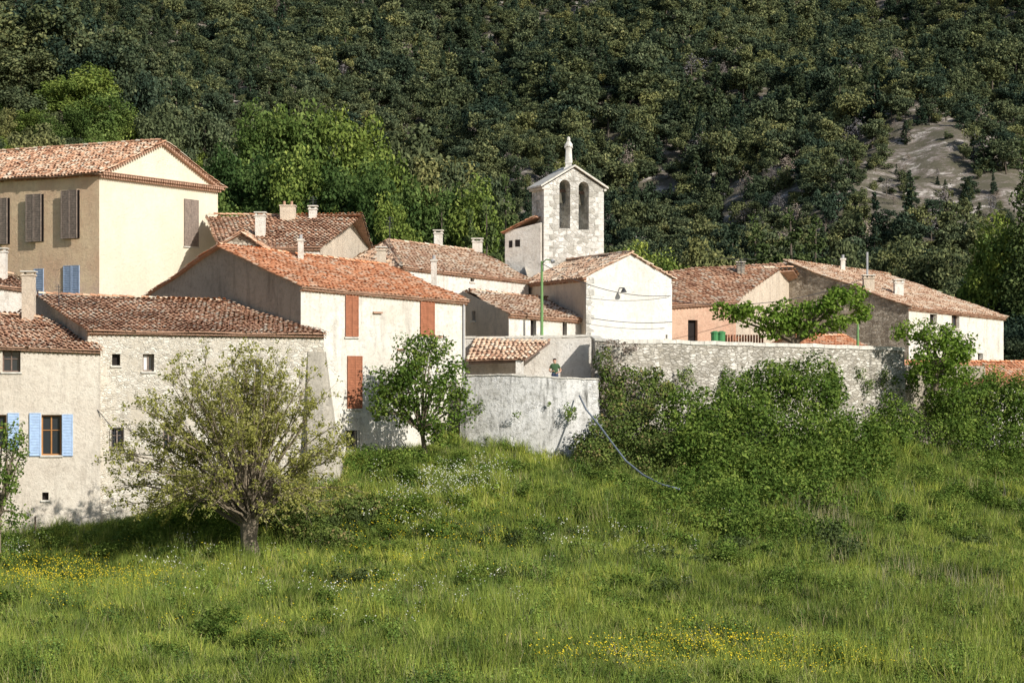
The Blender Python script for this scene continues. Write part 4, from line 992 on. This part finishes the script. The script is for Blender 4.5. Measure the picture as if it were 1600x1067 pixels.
G_ = [(395, 145, 236, 4.6, 0), (440, 135, 240, 5, 1), (505, 128, 238, 5.8, 2), (565, 138, 236, 5.4, 3), (420, 225, 222, 4.2, 2), (480, 215, 220, 4.5, 0), (545, 220, 220, 4.8, 1), (600, 232, 215, 4.0, 3),
      (640, 160, 246, 5.5, 8), (690, 200, 240, 4.6, 9), (720, 225, 225, 4.2, 8), (665, 250, 212, 4.2, 1), (740, 265, 212, 4.2, 0), (620, 285, 205, 3.2, 2), (790, 265, 205, 3.0, 4), (690, 310, 195, 2.6, 5), (735, 320, 195, 2.6, 4), (760, 300, 200, 2.8, 5),
      (370, 200, 225, 4, 1), (345, 260, 210, 3.4, 3), (130, 95, 255, 4.8, 0), (95, 110, 252, 4, 1), (165, 130, 248, 3.6, 2), (60, 175, 235, 3.4, 8), (150, 190, 228, 3.0, 0), (210, 195, 225, 3.0, 2), (280, 195, 228, 3.4, 9), (250, 140, 250, 3.4, 8), (320, 135, 256, 4, 9),
      (10, -25, 262, 6.5, 6), (70, -20, 266, 6.5, 7), (130, 5, 264, 5.5, 6), (170, 40, 262, 4.2, 7), (30, 60, 256, 5, 7), (110, 50, 260, 4.2, 6), (-30, 0, 258, 6.5, 6), (20, 120, 250, 4.5, 8), (215, 60, 285, 4.5, 6),
      (960, 365, 200, 3.6, 1), (1000, 370, 210, 4, 0), (1050, 375, 205, 3.6, 2), (1100, 345, 230, 4.4, 8), (1180, 330, 240, 4.2, 4), (1235, 318, 235, 4.4, 5), (1275, 330, 240, 4, 4), (1330, 350, 230, 4, 8), (1390, 345, 230, 4.5, 9), (1450, 355, 225, 4, 6),
      (1545, 322, 178, 3.2, 0), (1590, 330, 178, 3.0, 1), (1620, 330, 176, 3.6, 3), (1520, 425, 185, 4.0, 6), (1570, 430, 180, 4, 7), (1610, 440, 178, 4, 6), (1480, 430, 195, 4, 7), (1600, 480, 170, 3.2, 6), (1595, 515, 166, 2.6, 7), (1545, 380, 182, 3.6, 2), (1600, 400, 180, 3.6, 0)]
pts, rot, scl, idx = [], [], [], []
for a, tb, d, r, ix in G_:
    x = SX(a, d); zt_ = SZ(tb, d); g0 = float(gz(x, d)); hgt = {4: 3.1, 5: 3.1}.get(ix, 2.15 if ix < 4 else (2.3 if ix < 8 else 1.75))
    zs_ = max(r*.75, min((zt_-g0)/hgt, r*1.5)); pts.append((x, d, zt_-hgt*zs_)); rot.append((0, 0, random.uniform(0, 6.28))); scl.append((r, r, zs_)); idx.append(ix)
k = 1700
ux = RNG.uniform(-85, 85, k); uy = RNG.uniform(172, 300, k); ok = np.abs(ux) < uy*.222+12; ux, uy = ux[ok], uy[ok]
uz = gz(ux, uy)-.6
for x, y, z in zip(ux, uy, uz):
    s = random.uniform(1.3, 2.8); pts.append((x, y, z)); rot.append((0, 0, random.uniform(0, 6.28))); scl.append((s, s, s*random.uniform(.7, 1.1)))
    kn = math.exp(-((x+62)/50)**2)
    idx.append(random.choice([0, 1, 2, 3, 8, 9]) if random.random() < .55+.3*kn else random.choice([6, 7, 8, 9]))
scatter('deciduous_grove', pts, rot, scl, idx, gc)

# meadow grass
mc = proto_coll('grass_prototypes')
def tuft(name, n, h, spread, w, mat, bend=.35):
    V, Fc, t = [], [], []
    for i in range(n):
        a = RNG.uniform(0, 6.28); r = spread*math.sqrt(RNG.random()); x, y = r*math.cos(a), r*math.sin(a); hh = h*RNG.uniform(.45, 1.1)
        a2 = RNG.uniform(0, 6.28); lx, ly = math.cos(a2)*hh*bend*RNG.random(), math.sin(a2)*hh*bend*RNG.random(); a3 = RNG.uniform(0, 3.14); wx, wy = math.cos(a3)*w, math.sin(a3)*w
        o = len(V); V += [(x-wx, y-wy, -.05), (x+wx, y+wy, -.05), (x+lx*.4+wx*.7, y+ly*.4+wy*.7, hh*.6), (x+lx*.4-wx*.7, y+ly*.4-wy*.7, hh*.6), (x+lx, y+ly, hh)]
        Fc += [(o, o+1, o+2, o+3), (o+3, o+2, o+4)]; t += [RNG.random()]*5
    me = bpy.data.meshes.new(name); me.from_pydata(V, [], Fc); me.materials.append(MATS[mat])
    at = me.attributes.new('tint', 'FLOAT', 'POINT'); at.data.foreach_set('value', np.array(t, np.float32))
    mc.objects.link(bpy.data.objects.new(name, me))
tuft('a0_grass', 55, .45, .40, .010, 'grass_leaf', .5); tuft('a1_grass', 50, .78, .36, .009, 'grass_leaf', .6); tuft('a2_grass', 50, .30, .44, .012, 'grass_leaf', .9)
tuft('b0_straw', 14, .7, .35, .006, 'straw_leaf', .5)
def weed(name, n, r, h, size, mat, shell=.2):
    bl = [[RNG.uniform(-r, r), RNG.uniform(-r, r), h*RNG.uniform(.2, .8), r*.5, r*.5, h*.4] for _ in range(6)]
    V, Fq, t = leaf_cloud(bl, n, size, shell=shell, out=.3, upb=.8); o = mk(name, V, Fq, mat, None, t, coll=mc)
weed('c0_weed', 300, .35, .4, .07, 'weed_leaf'); weed('c1_weed', 340, .4, .6, .06, 'weed_leaf'); weed('c2_weed', 260, .3, .25, .08, 'weed_leaf')
def flower(name, mat, n, h, s, sp):
    V, Fc = [], []
    for i in range(n):
        x, y = RNG.normal(0, sp), RNG.normal(0, sp); z = h*RNG.uniform(.7, 1.1); o = len(V)
        V += [(x+s, y, z), (x, y+s, z+.01), (x-s, y, z), (x, y-s, z-.01), (x, y, z+s*.8), (x, y, z-s*.5)]
        Fc += [(o, o+1, o+4), (o+1, o+2, o+4), (o+2, o+3, o+4), (o+3, o, o+4), (o+1, o, o+5), (o+2, o+1, o+5), (o+3, o+2, o+5), (o, o+3, o+5)]
    mk(name, V, Fc, mat, coll=mc)
flower('d0_yellow', 'yellow_petals', 7, .62, .029, .32); flower('e0_white', 'white_petals', 6, .72, .030, .32)
weed('f0_shrub', 1500, .8, .9, .11, 'mid_leaf', .5); weed('f1_shrub', 1400, .8, .8, .11, 'dark_leaf', .5)
k = 46000
yy = 61+(131-61)*RNG.random(k)**.9; xx = (RNG.random(k)*2-1)*(yy*.222+5)
k2 = 7000; y2 = RNG.uniform(128, 158, k2); x2 = RNG.uniform(18, 46, k2); okk = y2 < 128+(x2-14)*.95; xx = np.concatenate([xx, x2[okk]]); yy = np.concatenate([yy, y2[okk]])
zz_ = gz(xx, yy); n = len(xx)
nz = np.sin(xx*.31+yy*.17)*np.sin(yy*.23-xx*.11+1)+.6*np.sin(xx*.83+2)*np.sin(yy*.71)
q = RNG.random(n); idx = RNG.integers(0, 3, n)
idx = np.where(q < .07+.08*(nz < -.3), 3, idx); idx = np.where((q > .90-.22*(nz > .3)), RNG.integers(4, 7, n), idx)
s = RNG.uniform(.6, 1.35, n)*(1+.5*nz)
sc3 = np.stack([RNG.uniform(.9, 1.25, n), RNG.uniform(.9, 1.25, n), s], 1)
scatter('meadow_grass', np.stack([xx, yy, zz_], 1), np.stack([RNG.normal(0, .2, n), RNG.normal(0, .2, n), RNG.uniform(0, 6.28, n)], 1), sc3, idx, mc)
fl = []; fi = []
def gpt(a, bz):   # point where the sight line meets the meadow
    for d in np.arange(66, 150, .5):
        if gz(SX(a, d), d) > SZ(bz, d): return SX(a, d), d
    return SX(a, 120), 120
def patch(a, bz, sa, sb, n, ix):
    for _ in range(n):
        x, y = gpt(random.gauss(a, sa), random.gauss(bz, sb)); fl.append((x, y, float(gz(x, y)))); fi.append(ix)
patch(130, 925, 65, 20, 170, 7); patch(60, 905, 30, 12, 50, 7); patch(1120, 1025, 70, 12, 60, 7); patch(950, 1045, 60, 14, 45, 7); patch(1250, 1050, 80, 12, 50, 7); patch(640, 850, 120, 30, 80, 7); patch(400, 930, 160, 50, 60, 7)
patch(720, 765, 50, 14, 100, 8); patch(650, 800, 40, 20, 50, 8); patch(320, 890, 60, 30, 45, 8); patch(640, 940, 120, 30, 40, 8); patch(1170, 780, 60, 30, 10, 8); patch(950, 860, 60, 20, 30, 8); patch(20, 870, 20, 12, 15, 8)
n = len(fl); sc_ = RNG.uniform(.8, 1.3, n)
scatter('wild_flowers', fl, np.stack([np.zeros(n), np.zeros(n), RNG.uniform(0, 6.28, n)], 1), np.stack([sc_]*3, 1), fi, mc)
fl = []; fi = []
patch(1285, 810, 22, 25, 80, 3); patch(1330, 860, 25, 20, 35, 3); patch(1480, 940, 50, 12, 60, 3); patch(1400, 900, 25, 12, 30, 3); patch(1530, 770, 40, 10, 20, 3)
n = len(fl); sc_ = RNG.uniform(1.1, 2.1, n)
scatter('dry_reeds', fl, np.stack([np.zeros(n), np.zeros(n), RNG.uniform(0, 6.28, n)], 1), np.stack([sc_*.7, sc_*.7, sc_], 1), fi, mc)
fl = []; fi = []
patch(1480, 790, 90, 40, 80, 9); patch(1250, 900, 120, 30, 34, 9); patch(1050, 860, 90, 35, 40, 10); patch(650, 860, 140, 45, 70, 9); patch(480, 850, 60, 25, 25, 10); patch(300, 980, 150, 40, 30, 9); patch(900, 950, 200, 40, 26, 9); patch(80, 1000, 60, 30, 12, 10); patch(1400, 720, 80, 15, 25, 9)
patch(700, 750, 90, 12, 36, 9); patch(230, 860, 70, 12, 20, 9); patch(1500, 860, 80, 30, 34, 10); patch(920, 790, 60, 25, 36, 9); patch(120, 870, 80, 15, 16, 9); patch(800, 860, 80, 30, 24, 10)
n = len(fl); sc_ = RNG.uniform(.3, 1.05, n)
scatter('meadow_shrubs', fl, np.stack([np.zeros(n), np.zeros(n), RNG.uniform(0, 6.28, n)], 1), np.stack([sc_, sc_, sc_*.85], 1), fi, mc)

# ------------------------------------------------------------------ light, sky, camera
az, el = math.radians(43), math.radians(31)
Sd = Vector((math.sin(az)*math.cos(el), -math.cos(az)*math.cos(el), math.sin(el)))
sun = bpy.data.lights.new('sun', 'SUN'); sun.energy = 5; sun.angle = math.radians(.5); sun.color = (1, .965, .90)
so = bpy.data.objects.new('sun', sun); so.rotation_euler = (-Sd).to_track_quat('-Z', 'Y').to_euler(); so.location = (60, -40, 60); scene.collection.objects.link(so)
w = bpy.data.worlds.new('World'); scene.world = w; w.use_nodes = True; nt = w.node_tree
bg = nt.nodes['Background']; sk = nt.nodes.new('ShaderNodeTexSky'); sk.sky_type = 'NISHITA'; sk.sun_disc = False
sk.sun_elevation = el; sk.sun_rotation = math.pi-az; nt.links.new(sk.outputs[0], bg.inputs[0]); bg.inputs[1].default_value = .105
cam = bpy.data.cameras.new('camera'); cam.sensor_width = 36; cam.lens = 36*F/1600; cam.shift_y = (HZ-533.5)/1600; cam.clip_start = 1; cam.clip_end = 4000
co = bpy.data.objects.new('camera', cam); co.rotation_euler = (math.radians(90), 0, 0); scene.collection.objects.link(co); scene.camera = co
scene.view_settings.view_transform = 'Standard'; scene.view_settings.look = 'None'; scene.view_settings.exposure = 0
